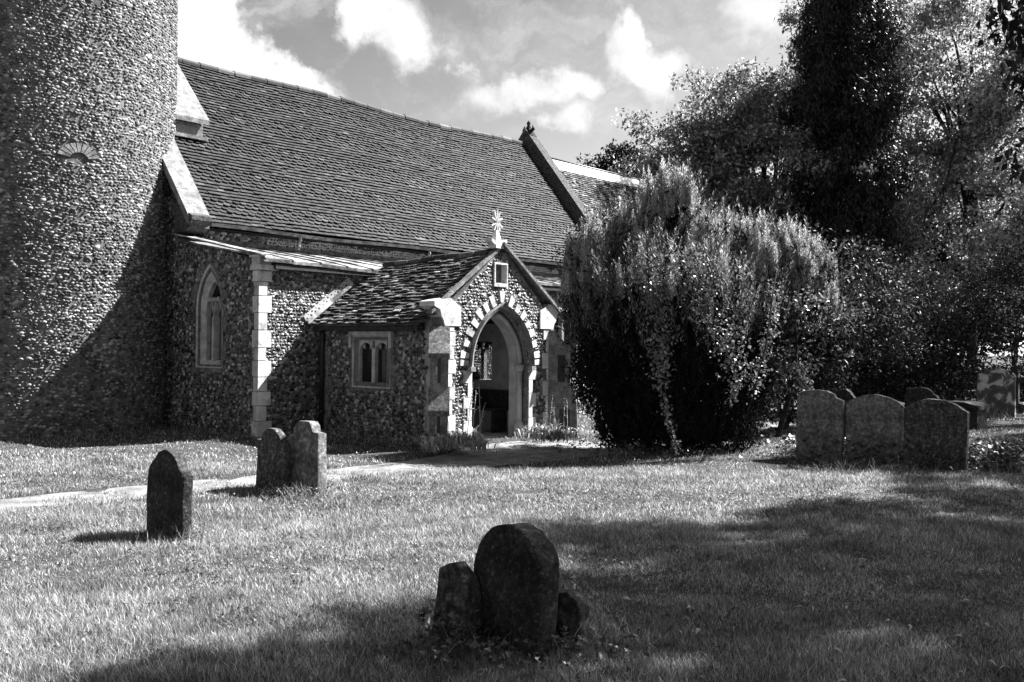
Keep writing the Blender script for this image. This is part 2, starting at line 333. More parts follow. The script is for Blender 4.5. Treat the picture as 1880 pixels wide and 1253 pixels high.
def tile_roof(B, o, xd, ud, W, L, tw, g, scal, jit=1.0, m=0, skip=None, th=.026):
    xd = np.array(xd, float); xd /= np.linalg.norm(xd); ud = np.array(ud, float); ud /= np.linalg.norm(ud); nd = np.cross(xd, ud); o = np.array(o, float)
    hw = tw/2-.004; lo, hi = (.05 if th > .024 else .052), .006
    Vp = [(-hw, 0, lo), (hw, 0, lo), (hw, 1.35*g, hi), (-hw, 1.35*g, hi), (-hw, 0, lo-th), (hw, 0, lo-th), (hw, 1.35*g, hi-th), (-hw, 1.35*g, hi-th)]
    Fp = [(0,1,2,3),(4,5,1,0),(5,6,2,1),(7,4,0,3)]
    arc = [(hw*cos(a), .075*(1-sin(-a)) ) for a in [radians(180+i*30) for i in range(7)]]
    arc = [(x, y*1.0) for x, y in arc]; k = len(arc)
    Vs = [(x, y, lo-(y/(1.35*g))*(lo-hi)) for x, y in arc]+[(hw, 1.35*g, hi), (-hw, 1.35*g, hi)]
    Vs += [(x, y, z-th) for x, y, z in Vs]
    Fs = [tuple(range(k+2))]+[(i+1, i, k+2+i, k+2+i+1) for i in range(k-1)]+[(k, k-1, k+2+k-1, k+2+k), (0, k+1, 2*k+3, k+2)]
    P = [[], []]; R = [[], []]
    for r in range(int(L/g)):
        nx = int(W/tw); s = 1 if scal(r) else 0
        x = (np.arange(nx)+.5+(r % 2)*.5)*tw; x = x[x < W-.02]
        if skip is not None: x = x[~skip(x, r*g)]
        y = np.full(len(x), r*g)+rng.normal(0, .004*jit, len(x))
        P[s].append(np.stack([x+rng.normal(0, .003*jit, len(x)), y, rng.normal(0, .004*jit, len(x))], 1))
    for s, (tv, tf) in enumerate(((Vp, Fp), (Vs, Fs))):
        if not P[s]: continue
        Q = np.concatenate(P[s]); n = len(Q); a = rng.normal(0, .012*jit, n); t = rng.normal(0, .03*jit, n)
        X = xd*np.cos(a)[:, None]+ud*np.sin(a)[:, None]; U = ud*np.cos(a)[:, None]-xd*np.sin(a)[:, None]+nd*t[:, None]
        B.inst(tv, tf, np.stack([X, U, np.tile(nd, (n, 1))], 2), o+Q[:, :1]*xd+Q[:, 1:2]*ud+Q[:, 2:]*nd, m)
def nsag(V):
    V = V.copy(); V[:, 2] += .035*np.sin(V[:, 0]*.9)*np.clip((V[:, 2]-4)/4, 0, 1)-.05*np.clip((V[:, 2]-4)/4, 0, 1)*np.sin((V[:, 0]-10)/13.7*pi); return V
sl = np.array([0, RY-16.75, RZ-EZ]); SL = np.linalg.norm(sl); su = sl/SL
B = Bulk()
tile_roof(B, (10.35, 16.75, EZ), (1, 0, 0), su, 13.2, SL, .165, .1, lambda r: 3 <= r < 7 or 12 <= r < 17 or 22 <= r < 27 or 32 <= r < 37 or 42 <= r < 46, 1.0)
for o_ in (-.13,): B.add([(10.2, 16.9, EZ+o_+.1), (NX1, 16.9, EZ+o_+.1), (NX1, RY, RZ+o_), (10.2, RY, RZ+o_), (NX1, 23.25, EZ-.02), (10.2, 23.25, EZ-.02)], [(0, 1, 2, 3), (3, 2, 4, 5)])
B.add([(10.2, 16.78, EZ-.1), (NX1, 16.78, EZ-.1), (NX1, 17.3, EZ-.1), (10.2, 17.3, EZ-.1)], [(3, 2, 1, 0)])
roof = B.build('nave_roof', [M['tile']], church, nsag)
def ridge_line(x0, x1, y, z, mat, name, parent, deform=None, seg=.45, r=.12):
    B = Bulk(); x = x0; k = 0
    while x < x1-.05:
        xe = min(x+seg-.012, x1); rr = r+random.uniform(0, .008); dz = random.uniform(0, .012); V = []
        for xx, q in ((x, rr), (xe, rr-.006)):
            for i in range(7): a = radians(-20+i*220/6); V.append((xx, y-q*cos(a), z+dz+q*.85*sin(a)))
        B.add(V, [(i, i+1, 8+i, 7+i) for i in range(6)]+[(0, 1, 2, 3, 4, 5, 6), (13, 12, 11, 10, 9, 8, 7)], 0); x += seg
    return B.build(name, [mat], parent, deform)
ridge_line(10.3, NX1, RY, RZ-.02, M['ridge'], 'ridge_tiles', roof, nsag)
# gutter and its two spouts
B = Bulk(); V = []
for x in np.linspace(10.42, 23.4, 30):
    z = 3.95+.02*sin(x*1.3)
    for i in range(7): a = radians(180+i*30); V.append((x, 16.74+.065*cos(a), z+.065*sin(a)))
B.add(V, [(j*7+i, j*7+i+1, (j+1)*7+i+1, (j+1)*7+i) for j in range(29) for i in range(6)], 0, True)
gut = B.build('gutter', [M['gutter']], church)
for x in (12.55, 16.3):
    B = Bulk(); B.tube([(x, 16.74, 3.9), (x, 16.74, 3.83), (x, 16.78, 3.78), (x, 16.8, 3.62)], .036, 0, 10); B.tube([(x, 16.79, 3.68), (x, 16.79, 3.71)], .046, 0, 10)
    B.build('downpipe', [M['old_stone']], gut)
# west gable coping, kneeler, raised block with small opening against the tower
def slope_slab(B, x0, x1, ya, za, yb, zb, t, m=0):
    B.add([(x0, ya, za), (x1, ya, za), (x1, yb, zb), (x0, yb, zb), (x0, ya, za-t), (x1, ya, za-t), (x1, yb, zb-t), (x0, yb, zb-t)],
          [(0,1,2,3),(7,6,5,4),(0,4,5,1),(1,5,6,2),(2,6,7,3),(3,7,4,0)], m)
B = Bulk(); zr = lambda y: EZ+(y-16.75)*(RZ-EZ)/(RY-16.75)
ys = [16.72, 17.14, 17.62, 18.12, 18.62, 20.0]
for a, b in zip(ys[:-1], ys[1:]): slope_slab(B, 9.93, 10.4, a+.003, zr(a)+.17+random.uniform(0, .01), b, zr(b)+.17, .2)
B.build('gable_coping', [M['old_stone']], church)
B = Bulk()
B.prism([(-16.62, 4.06), (-16.62, 3.98), (-16.7, 3.9), (-16.68, 3.84), (-16.82, 3.78), (-17.25, 3.76), (-17.25, 4.3), (-16.9, 4.2)], fW(9.96), -.42, 0, 0)
B.build('kneeler', [M['grave']], church)
B = Bulk()
B.prism([(-18.3, 5.7), (-18.3, 6.2), (-19.95, 8.08), (-20.05, 8.08), (-20.05, 6)], fW(10.42), -.78, 0, 0)
yy = [(18.16, 6.2), (18.75, 6.86), (19.35, 7.52), (19.98, 8.2)]
for (a, za), (b, zb) in zip(yy[:-1], yy[1:]): slope_slab(B, 10.30, 11.27, a+.003, za+.09, b, zb+.09, .1)
B.box((10.42, 18.16, 5.86), (11.24, 18.3, 5.93))
blk = B.build('gable_block', [M['old_stone']], church)
B = Bulk(); B.box((10.5, 18.285, 5.95), (11.08, 18.297, 6.13)); B.build('louvre', [M['louvre']], blk)
# east gable coping with finial
B = Bulk()
ys = [16.6, 17.4, 18.2, 19.0, 19.98]
for a, b in zip(ys[:-1], ys[1:]): slope_slab(B, NX1-.1, NX1+.28, a+.003, zr(a)+.55, b, zr(b)+.55, .65)
slope_slab(B, NX1-.1, NX1+.28, 20.0, zr(20)+.55, 23.4, EZ+.4, .65)
ec = B.build('gable_coping', [M['grave']], church)
B = Bulk(); cx, cy, cz = NX1+.09, 20.0, 8.42
B.add([(cx-.17, cy-.2, cz-.1), (cx+.17, cy-.2, cz-.1), (cx+.17, cy+.2, cz-.1), (cx-.17, cy+.2, cz-.1), (cx, cy, cz+.3)], [(0, 1, 4), (1, 2, 4), (2, 3, 4), (3, 0, 4), (3, 2, 1, 0)])
B.tube([(cx, cy, cz+.1), (cx, cy, cz+.18), (cx, cy, cz+.25), (cx, cy, cz+.32), (cx, cy, cz+.4)], [.04, .08, .045, .07, .012], 0, 8)
for s in (-1, 1): B.tube([(cx, cy+s*.05, cz+.02), (cx, cy+s*.2, cz+.12), (cx, cy+s*.16, cz+.24)], [.05, .06, .02], 0, 6)
B.build('finial', [M['dark_grave']], ec)
# chancel
B = Bulk(); B.box((NX1, 17.4, -.1), (31.5, 22.6, 4.3)); B.build('chancel_wall', [M['mortar']], church)
B = Bulk(); cl = np.array([0, 2.9, 3.6]); tile_roof(B, (NX1+.25, 17.1, 4.1), (1, 0, 0), cl, 7.6, np.linalg.norm(cl), .165, .1, lambda r: r % 10 in (4, 5, 6, 7), 1.3)
B.add([(NX1, 17.1, 4.08), (31.6, 17.1, 4.08), (31.6, 20, 7.68), (NX1, 20, 7.68), (31.6, 22.9, 4.08), (NX1, 22.9, 4.08)], [(0, 1, 2, 3), (3, 2, 4, 5)])
cr = B.build('chancel_roof', [M['mossy_tile']], church)
B = Bulk(); slope_slab(B, NX1+.1, 31.6, 19.72, 7.42, 20.0, 7.80, .06); slope_slab(B, NX1+.1, 31.6, 20.0, 7.80, 20.28, 7.42, .06); B.build('ridge_flashing', [M['pale_ridge']], cr)
B = Bulk(); B.tube([(NX1+.1, 20, 7.8), (31.6, 20, 7.8)], .035, 0, 8); B.build('ridge_roll', [M['iron']], cr)

# --- south aisle
AX0, AX1, AY, AZ0, AZ1 = 10.0, 22.3, 14.5, 3.14, 3.72
WC = -16.03                                                # west window centre in u = -Y
B = Bulk()
wout = arch(WC, .36, 1.26, 2.3, 3.0)
aw = [(-AY, -.1), (-AY, AZ0-.03), (-NY0-.15, AZ1-.03), (-NY0-.15, -.1)]
aw = [(-NY0-.15, -.1), (-AY, -.1), (-AY, AZ0-.03), (-NY0-.15, AZ1-.03)]
B.panel(aw, [wout], fW(AX0), -.45, 0, 0)
RW = (18.2, 19.15); rwo = rect(RW[0], .95, RW[1], 2.5)
door = arch(12.85, .5, -.05, 1.45, 2.0, 6)
B.panel(rect(AX0+.45, -.1, AX1, AZ0-.03), [rwo, door], fS(AY), -.45, 0, 0)
B.box((AX1-.45, AY+.45, -.1), (AX1, NY0, AZ0))
flint_wall(B, fW(AX0), aw, [rect(WC-.47, 1.14, WC+.47, 2.35), arch(WC, .47, 2.2, 2.3, 3.2), rect(-AY-.12, -.2, -AY+.1, 3.3)], .074)
flint_wall(B, fS(AY), rect(AX0+.14, 0, 11.4, AZ0-.05), [], .074)
flint_wall(B, fS(AY), rect(11.4, 1.9, 21, AZ0-.05), [rect(RW[0]-.15, .85, RW[1]+.15, 2.65), [(11.3, 1.9), (12.85, 3.4), (14.4, 1.9)]], .074)
flint_wall(B, fS(AY), rect(14.4, 0, 20.5, 1.95), [rect(RW[0]-.15, .85, RW[1]+.15, 2.65)], .08)
aisle = B.build('aisle_wall', [M['mortar'], M['flint']], church)
def quoins(name, parent, f1, f2, c1, c2, z0, z1, h=.27, s1=1, s2=1, a=.16, b=.29, mat='ashlar'):
    B = Bulk(); z = z0; k = 0
    while z < z1-.02:
        hh = min(h*random.uniform(.8, 1.2), z1-z); l1, l2 = (a, b) if k % 2 else (b, a*.9)
        if f1 and f2: l2 = .09 if k % 2 else .14
        l1 *= random.uniform(.9, 1.1); l2 *= random.uniform(.9, 1.1)
        if f1: B.prism([(c1, z), (c1+s1*l1, z), (c1+s1*l1, z+hh-.012), (c1, z+hh-.012)][::s1], f1, -.02, .024, 0)
        if f2: B.prism([(c2, z), (c2+s2*l2, z), (c2+s2*l2, z+hh-.012), (c2, z+hh-.012)][::s2], f2, -.02, .024, 0)
        z += hh; k += 1
    return B.build(name, [M[mat]], parent)
quoins('quoin', aisle, fS(AY), fW(AX0), AX0-.014, -AY-.004, 0, 2.94, .27, 1, -1, .17, .27)
# capped corner stone
B = Bulk(); B.box((AX0-.05, AY-.07, 2.94), (AX0+.3, AY+.2, 3.03)); B.box((AX0-.03, AY-.04, 3.033), (AX0+.22, AY+.18, 3.16)); B.box((AX0-.07, AY-.1, 3.163), (AX0+.2, AY+.2, 3.2))
B.build('corner_cap', [M['ashlar']], aisle)
# lead roof with rolls, dished between its supports
B = Bulk(); x = AX0-.02; LE = AY-.17
dz_ = lambda x: -.05*np.exp(-((x-12.4)/.9)**2)
while x < AX1:
    xe = min(x+.62, AX1+.05); a_, b_ = AZ0+dz_(x)+random.uniform(-.012, .006), AZ0+dz_(xe)+random.uniform(-.012, .006)
    V = [(x, LE, a_), (xe, LE, b_), (xe, AY+.5, AZ0+.12+dz_(xe)*.6), (x, AY+.5, AZ0+.12+dz_(x)*.6), (x, NY0, 3.6), (xe, NY0, 3.6), (x, LE+.01, a_-.06), (xe, LE+.01, b_-.06)]
    B.add(V, [(0, 1, 2, 3), (3, 2, 5, 4), (6, 7, 1, 0)]); B.tube([(x, LE-.005, a_+.01), (x, AY+.5, AZ0+.13+dz_(x)*.6), (x, NY0, 3.61)], .02, 0, 6); x += .62
B.add([(AX0, LE+.02, AZ0-.07), (AX1, LE+.02, AZ0-.07), (AX1, AY+.02, AZ0-.055), (AX0, AY+.02, AZ0-.055)], [(3, 2, 1, 0)])
B.add([(AX0-.09, AY-.2, AZ0+.06), (AX0+.1, AY-.2, AZ0+.065), (AX0+.1, NY0, AZ1+.03), (AX0-.09, NY0, AZ1+.02), (AX0-.09, AY-.2, AZ0+.02), (AX0-.09, NY0, AZ1)], [(0, 1, 2, 3), (0, 3, 5, 4)])
ar = B.build('aisle_roof', [M['lead']], church)
B = Bulk(); B.box((AX0+.27, NY0-.03, 3.58), (AX1, NY0-.005, 3.7)); B.build('flashing', [M['gutter']], ar)
B = Bulk(); B.box((AX0+.25, AY-.14, AZ0-.17), (AX1, AY-.01, AZ0-.08)); B.build('eaves_board', [M['timber']], ar)

def window(name, f, frame_out, frame_in, bars, glass_poly, wo, wi, wg, mat='window_stone', gm='dark_glass', label=None, lat=None):
    B = Bulk(); n = len(frame_out); V = []
    for (pp, w) in ((frame_out, wo), (frame_in, wi), (frame_in, wg), (frame_out, wo-.06)): V += [f(u, v, w) for u, v in pp]
    F = [(i, (i+1) % n, n+(i+1) % n, n+i) for i in range(n)]+[(n+i, n+(i+1) % n, 2*n+(i+1) % n, 2*n+i) for i in range(n)]+[(3*n+i, 3*n+(i+1) % n, (i+1) % n, i) for i in range(n)]
    B.add(V, F)
    for poly, w0, w1 in bars: B.prism(poly, f, w0, w1, 0)
    fr = B.build(name, [M[mat]], church)
    if label: fr['label'] = label
    G = Bulk(); G.prism(glass_poly, f, wg-.01, wg, 0); G.build('glass', [M[gm]], fr)
    if lat:
        u0_, v0_, u1_, v1_, st = lat; Lb = Bulk()
        for s in (-1, 1):
            c = -3.0
            while c < 3.0:
                pts = []
                for u in (u0_, u1_): pts.append((u, c+v0_+s*1.6*(u-u0_)))
                (ua, va), (ub, vb) = pts
                if va > vb: ua, va, ub, vb = ub, vb, ua, va
                ca, cb = max(va, v0_), min(vb, v1_)
                if cb > ca+.01:
                    g = lambda v: ua+(ub-ua)*(v-va)/(vb-va)
                    Lb.tube([f(g(ca), ca, wg+.004), f(g(cb), cb, wg+.004)], .005, 0, 4, False)
                c += st
        Lb.build('lead_lattice', [M['iron']], fr)
    return fr
def light_bars(c, a, z0, zs, za, zb, k=5):                # spandrel pieces and mullion of a two-light window
    P = []
    P.append(rect(c-.035, z0, c+.035, zs+.02)); return P
# west window: two lights, a small opening over them
def ring_poly(o, i): return o+[o[0]]+[i[0]]+list(reversed(i))
go = arch(WC, .3, 1.34, 2.3, 2.86)
def tracery(c, a, zs, za, ztop, hw=.032):
    bars = [(rect(c-hw, 1.32, c+hw, zs+.02), -.2, -.06)]
    for s in (-1, 1):                                      # curved arms from the mullion out to the side, forming two lights
        pts = []
        cc = c+s*a/2
        for i in range(9):
            t = i/8; x = cc-s*(a/2)*(1-2*t) ; z = zs+.0+.34*sin(pi*t)**.8
            pts.append((x, z))
        out = [(x, z+.055) for x, z in reversed(pts)]
        bars.append((pts+out if s > 0 else pts+out, -.2, -.07))
    bars.append((rect(c-.17, zs+.31, c+.17, zs+.37), -.2, -.075))
    return bars
w = window('window', fW(AX0), arch(WC, .43, 1.2, 2.3, 3.12), arch(WC, .27, 1.34, 2.3, 2.8), tracery(WC, .27, 2.12, 2.8, 2.8), arch(WC, .3, 1.3, 2.3, 2.85), .02, -.1, -.19, label='pointed window with two lights in the shaded west wall')
B = Bulk()
for k in range(11):
    t = -1+2*k/10; a0, a1 = t-.055, t+.055
    q = [arch_at(WC, .43, 2.3, 3.12, max(-1, a0), .015), arch_at(WC, .43, 2.3, 3.12, max(-1, a0), .16+.02*(k % 2)), arch_at(WC, .43, 2.3, 3.12, min(1, a1), .16+.02*(k % 2)), arch_at(WC, .43, 2.3, 3.12, min(1, a1), .015)]
    if k == 5: q = [(WC-.05, 3.15), (WC-.05, 3.33), (WC+.05, 3.33), (WC+.05, 3.15)]
    B.prism(q, fW(AX0), -.02, .022, 0)
B.build('arch_stones', [M['old_stone']], w)
for z in (1.35, 1.9): B = Bulk(); B.prism(rect(WC+.432, z, WC+.55, z+.24), fW(AX0), -.02, .018, 0); B.build('jamb_stone', [M['old_stone']], w)
B = Bulk(); B.prism(rect(WC-.46, 1.12, WC+.46, 1.195), fW(AX0), -.02, .05, 0); B.build('sill', [M['old_stone']], w)
# aisle window east of the porch
q = rect(RW[0], .95, RW[1], 2.5)
w2 = window('window', fS(AY), rect(RW[0]-.12, .86, RW[1]+.12, 2.6), rect(RW[0]+.05, 1.0, RW[1]-.05, 2.45), [(rect(18.63, .95, 18.71, 2.47), -.18, -.05)]+[(rect(RW[0], z, RW[1], z+.012), -.17, -.15) for z in np.arange(1.15, 2.4, .18)], rect(RW[0], .95, RW[1], 2.5), .02, -.1, -.17, 'old_stone', label='tall window behind the yew, east of the porch')

# --- south porch
PX0, PX1, PY0, PC = 11.35, 14.35, 11.4, 12.865
fwst = fW(PX0); hole1 = arch(PC, .75, -.1, 1.3, 2.31, 10); hole2 = arch(PC, .66, -.1, 1.3, 2.2, 10)
B = Bulk()
front = [(PX0, -.1), (PX1, -.1), (PX1, 2.1), (PC-.01, 3.32), (PX0, 2.1)]
front_full = [(PX0, -.1), (hole1[0][0], -.1)]+hole1[1:-1]+[(hole1[-1][0], -.1), (PX1, -.1), (PX1, 2.1), (PC+.12, 3.3), (PC-.12, 3.3), (PX0, 2.1)]
f = fS(PY0); nich = rect(12.68, 2.76, 12.97, 3.08)
n_ = len(front_full)
B.panel(front_full, [nich], f, -.18, 0, 0, 2)
inner = [(PX0+.02, -.1), (hole2[0][0], -.1)]+hole2[1:-1]+[(hole2[-1][0], -.1), (PX1-.02, -.1), (PX1-.02, 2.1), (PC+.1, 3.25), (PC-.1, 3.25), (PX0+.02, 2.1)]
B.panel(inner, [], f, -.38, -.182, 3)
WY = (-13.58, -12.58)                                     # side windows: u = -Y
wh = rect(WY[0]+.1, 1.0, WY[1]-.1, 1.74)
B.panel([(-14.5, -.1), (-11.78, -.1), (-11.78, 2.08), (-14.5, 2.08)], [wh], fwst, -.3, 0, 0, 3)
B.panel([(-14.5, -.1), (-11.78, -.1), (-11.78, 2.08), (-14.5, 2.08)], [wh], fW(PX1), 0, .3, 3)
B.box((PX0+.302, 11.79, -.09), (PX1-.302, 14.49, .03), 3)
vous = [arch_at(PC, .75, 1.3, 2.31, t, .38) for t in np.linspace(-1, 1, 21)]
flint_wall(B, f, front, [hole1[:1]+hole1[1:-1]+hole1[-1:], rect(12.6, 2.68, 13.04, 3.13), rect(11.3, -.2, 11.6, 2.4), rect(14.14, -.2, 14.4, 2.4)], .068, 1, 0, (.022, .042), (.018, .034))
flint_wall(B, fwst, rect(-14.5, 0, -11.72, 2.02), [rect(WY[0]-.08, .86, WY[1]+.08, 1.92)], .07)
flint_wall(B, lambda u, v, w: (PX1+w, u, v), rect(11.8, 0, 14.5, 2.0), [rect(12.5, .86, 13.66, 1.92)], .09)
porch = B.build('porch_wall', [M['mortar'], M['flint'], M['ashlar'], M['plaster']], church)
quoins('quoin', porch, f, None, PX0+.06, 0, 0, 1.98, .25, 1, 1, .3, .24).name = 'quoin'
quoins('quoin', porch, f, None, PX1-.02, 0, 0, 1.96, .25, -1, 1, .3, .2)
quoins('quoin', porch, fwst, None, -14.47, 0, .1, 1.75, .25, 1, 1, .3, .2, mat='old_stone')
# ring of pale stones over the arch
B = Bulk(); NV = 17
for k in range(NV):
    t = -1+2*k/(NV-1); dt = .030 if k != NV//2 else .038; o1 = .30 if k % 2 else .27
    q = [arch_at(PC, .75, 1.3, 2.31, t-dt if t > -1 else -1, .1), arch_at(PC, .75, 1.3, 2.31, t-dt*1.25 if t > -1 else -1, o1), arch_at(PC, .75, 1.3, 2.31, t+dt*1.25 if t < 1 else 1, o1), arch_at(PC, .75, 1.3, 2.31, t+dt if t < 1 else 1, .1)]
    if k == NV//2: q = [(PC-.04, 2.42), (PC-.075, 2.62), (PC+.075, 2.62), (PC+.04, 2.42)]
    if abs(t) == 1: q = [(PC+t*.84, 1.32), (PC+t*1.04, 1.32), (PC+t*1.04, 1.42), (PC+t*.84, 1.4)]
    B.prism(q, f, -.02, .027, 0)
B.build('arch_stones', [M['ashlar']], porch)
for s in (-1, 1):                                          # jamb stones
    B = Bulk()
    z = 0
    k = 0
    while z < 1.24:
        hh = random.uniform(.16, .26); l = .2 if k % 2 else .1
        q = [(PC+s*.752, z), (PC+s*(.752+l), z), (PC+s*(.752+l), min(z+hh, 1.24)-.008), (PC+s*.752, min(z+hh, 1.24)-.008)]
        B.prism(q if s > 0 else q[::-1], f, -.02, .024, 0); z += hh; k += 1
    B.build('jamb_stones', [M['ashlar']], porch)
B = Bulk()                                                 # hood mould
ts = np.linspace(-1, 1, 41)
for i in range(40):
    a, b = ts[i], ts[i+1]
    pr = [arch_at(PC, .75, 1.3, 2.31, a, .005), arch_at(PC, .75, 1.3, 2.31, a, .075), arch_at(PC, .75, 1.3, 2.31, b, .075), arch_at(PC, .75, 1.3, 2.31, b, .005)]
    if i == 19: pr[2] = (PC, 2.42); pr[3] = (PC, 2.325)
    if i == 20: pr[1] = (PC, 2.42); pr[0] = (PC, 2.325)
    V = [f(*pr[0], 0), f(*pr[0], .05), f(*pr[1], .095), f(*pr[1], .0), f(*pr[3], 0), f(*pr[3], .05), f(*pr[2], .095), f(*pr[2], .0)]
    B.add(V, [(0, 1, 5, 4), (1, 2, 6, 5), (2, 3, 7, 6)])
for s in (-1, 1): B.box((PC+s*.8-.06, PY0-.1, 1.22), (PC+s*.8+.06, PY0-.001, 1.3))
B.build('hood_mould', [M['old_stone']], porch)
for s in (-1, 1):                                          # half columns inside the jambs
    B = Bulk(); x = PC+s*.68
    B.tube([(x, PY0+.15, .3), (x, PY0+.15, 1.22)], .055, 0, 12)
    B.tube([(x, PY0+.15, 1.2), (x, PY0+.15, 1.24), (x, PY0+.15, 1.32)], [.06, .085, .1], 0, 8); B.tube([(x, PY0+.15, 1.15), (x, PY0+.15, 1.17)], .068, 0, 12)
    B.tube([(x, PY0+.15, 0), (x, PY0+.15, .22), (x, PY0+.15, .24), (x, PY0+.15, .27), (x, PY0+.15, .32)], [.115, .115, .1, .08, .06], 0, 8)
    for i in range(12):                                    # roll following the inner arch
        pass
    ap = [arch_at(PC, .69, 1.3, 2.235, t, 0) for t in (np.linspace(-1, 0, 12) if s < 0 else np.linspace(1, 0, 12))]
    B.tube([(a, PY0+.15, b) for a, b in ap], .05, 0, 8)
    B.build('jamb_column', [M['plaster']], porch)
# gable coping, kneelers, cross, niche
B = Bulk()
for s in (-1, 1):
    pts = [(PC+s*1.72, 2.26), (PC+s*1.28, 2.575), (PC+s*.86, 2.87), (PC+s*.43, 3.175), (PC, 3.475)]
    if s < 0: pts = [(x, z-.035) for x, z in pts]
    for (xa, za), (xb, zb) in zip(pts[:-1], pts[1:]):
        B.prism([(xa, za), (xb-s*.004, zb), (xb-s*.004, zb-.06), (xa, za-.06)][::s], fS(PY0), -.06 if s < 0 else -.27, .025 if s < 0 else .08, 0)
pc = B.build('gable_coping', [M['old_stone']], church)
for s in (-1, 1):
    q = [(PC+s*1.05, 2.30), (PC+s*1.05, 1.98), (PC+s*1.42, 1.98), (PC+s*1.46, 2.08), (PC+s*1.51, 2.14), (PC+s*1.54, 2.24), (PC+s*1.67, 2.3), (PC+s*1.67, 2.38), (PC+s*1.5, 2.41), (PC+s*1.3, 2.44)]
    B = Bulk(); B.prism(q if s > 0 else q[::-1], fS(PY0), -.32, .035, 0); B.build('kneeler', [M['ashlar']], pc)
B = Bulk(); cx, cy = PC-.1, PY0+.05
B.add([(cx-.1, cy-.1, 3.36), (cx+.1, cy-.1, 3.36), (cx+.1, cy+.1, 3.36), (cx-.1, cy+.1, 3.36), (cx-.03, cy-.03, 3.68), (cx+.03, cy-.03, 3.68), (cx+.03, cy+.03, 3.68), (cx-.03, cy+.03, 3.68)], [(0,1,5,4),(1,2,6,5),(2,3,7,6),(3,0,4,7),(4,5,6,7)])
for s in (-1, 1): B.prism([(cx, 3.36), (cx+s*.2, 3.47), (cx+s*.2, 3.53), (cx+s*.02, 3.44)][::s], fS(cy), -.08, .08)
cc = (cx, 3.82)
for k in range(4):                                         # four flared arms with pierced middles
    a = pi/2*k; e = lambda r, t: (cc[0]+r*cos(a)-t*sin(a), cc[1]+r*sin(a)+t*cos(a))
    L = .2 if k == 1 else .145
    for s in (-1, 1):
        B.prism([e(.012, s*.004), e(.012, s*.022), e(L-.01, s*.085), e(L, s*.062)][::s], fS(cy), -.03, .03)
    if k % 2: B.prism([e(.0, -.014), e(.0, .014), e(L+.03, .01), e(L+.03, -.01)][::-1], fS(cy), -.02, .034)
th = np.linspace(0, 2*pi, 17)
B.tube([(cc[0]+.085*cos(t), cy, cc[1]+.085*sin(t)) for t in th], .014, 0, 6)
B.build('gable_cross', [M['ashlar']], pc)
B = Bulk()
for p in (rect(12.65, 2.69, 13.0, 2.755), rect(12.65, 3.083, 13.0, 3.11), rect(12.65, 2.757, 12.678, 3.08), rect(12.972, 2.757, 13.0, 3.08)): B.prism(p, f, -.02, .03, 0)
nf = B.build('niche', [M['ashlar']], porch)
B = Bulk(); B.prism(rect(12.6, 2.7, 13.05, 3.1), f, -.19, -.1, 0); B.build('niche_back', [M['gutter']], porch)
# porch roof
def psag(V):
    V = V.copy(); q = np.clip((V[:, 2]-2.0)/1.25, 0, 1); V[:, 2] -= .12*np.clip((V[:, 1]-11.5)/3, 0, 1)*q; V[:, 2] += .012*np.sin(V[:, 1]*4)*q; return V
B = Bulk(); pw = np.array([PC-11.1, 0, 3.32-2.0]); PL = np.linalg.norm(pw)
tile_roof(B, (11.1, 14.5, 2.0), (0, -1, 0), pw, 3.05, PL, .16, .1, lambda r: False, 2.2, th=.022)
tile_roof(B, (2*PC-11.1, 11.46, 2.0), (0, 1, 0), (-pw[0], 0, pw[2]), 3.05, PL, .16, .1, lambda r: False, 2.2, th=.022)
B.add([(11.12, 14.5, 1.985), (11.12, 11.66, 1.985), (PC, 11.66, 3.3), (PC, 14.5, 3.3), (2*PC-11.12, 11.66, 1.985), (2*PC-11.12, 14.5, 1.985)], [(0, 1, 2, 3), (3, 2, 4, 5)])
B.add([(11.16, 14.49, 1.93), (11.16, 11.68, 1.93), (PC, 11.68, 3.2), (PC, 14.49, 3.2), (2*PC-11.16, 11.68, 1.93), (2*PC-11.16, 14.49, 1.93)], [(3, 2, 1, 0), (5, 4, 2, 3)])
pr = B.build('porch_roof', [M['mossy_tile']], church, psag)
B = Bulk(); y = 11.68
while y < 14.4:
    V = []
    for yy_ in (y, y+.33):
        for i in range(7): a = radians(-15+i*35); V.append((PC-.1*cos(a), yy_, 3.3+.09*sin(a)))
    B.add(V, [(i, 7+i, 8+i, i+1) for i in range(6)]+[(0, 1, 2, 3, 4, 5, 6)], 0); y += .345
B.build('ridge_tiles', [M['ridge']], pr, psag)
B = Bulk(); B.box((11.14, 11.7, 1.9), (11.3, 14.45, 1.975)); B.build('eaves_board', [M['timber']], pr)
# verge fillet where the porch roof meets the aisle wall
B = Bulk(); a0 = np.array([11.04, 2.02]); a1 = np.array([12.08, 2.79]); dr = (a1-a0)/np.linalg.norm(a1-a0); nr = np.array([-dr[1], dr[0]])
strip = lambda o0, o1: [tuple(a0+nr*o0), tuple(a1+nr*o0), tuple(a1+nr*o1), tuple(a0+nr*o1)]
B.prism(strip(.0, .07), fS(AY), 0, .06, 0); B.prism(strip(.072, .17), fS(AY), 0, .028, 1)
q = np.array([a0+dr*t+nr*(.095+.045*(k % 2)) for k, t in enumerate(np.arange(.05, 1.25, .055))])
put_flints(B, q, frame_of(lambda u, v, w: fS(AY-.026)(u, v, w)), (.017, .024), (.017, .024), (.004, .01), 2)
B.build('verge_fillet', [M['lead'], M['plaster'], M['iron']], pr)
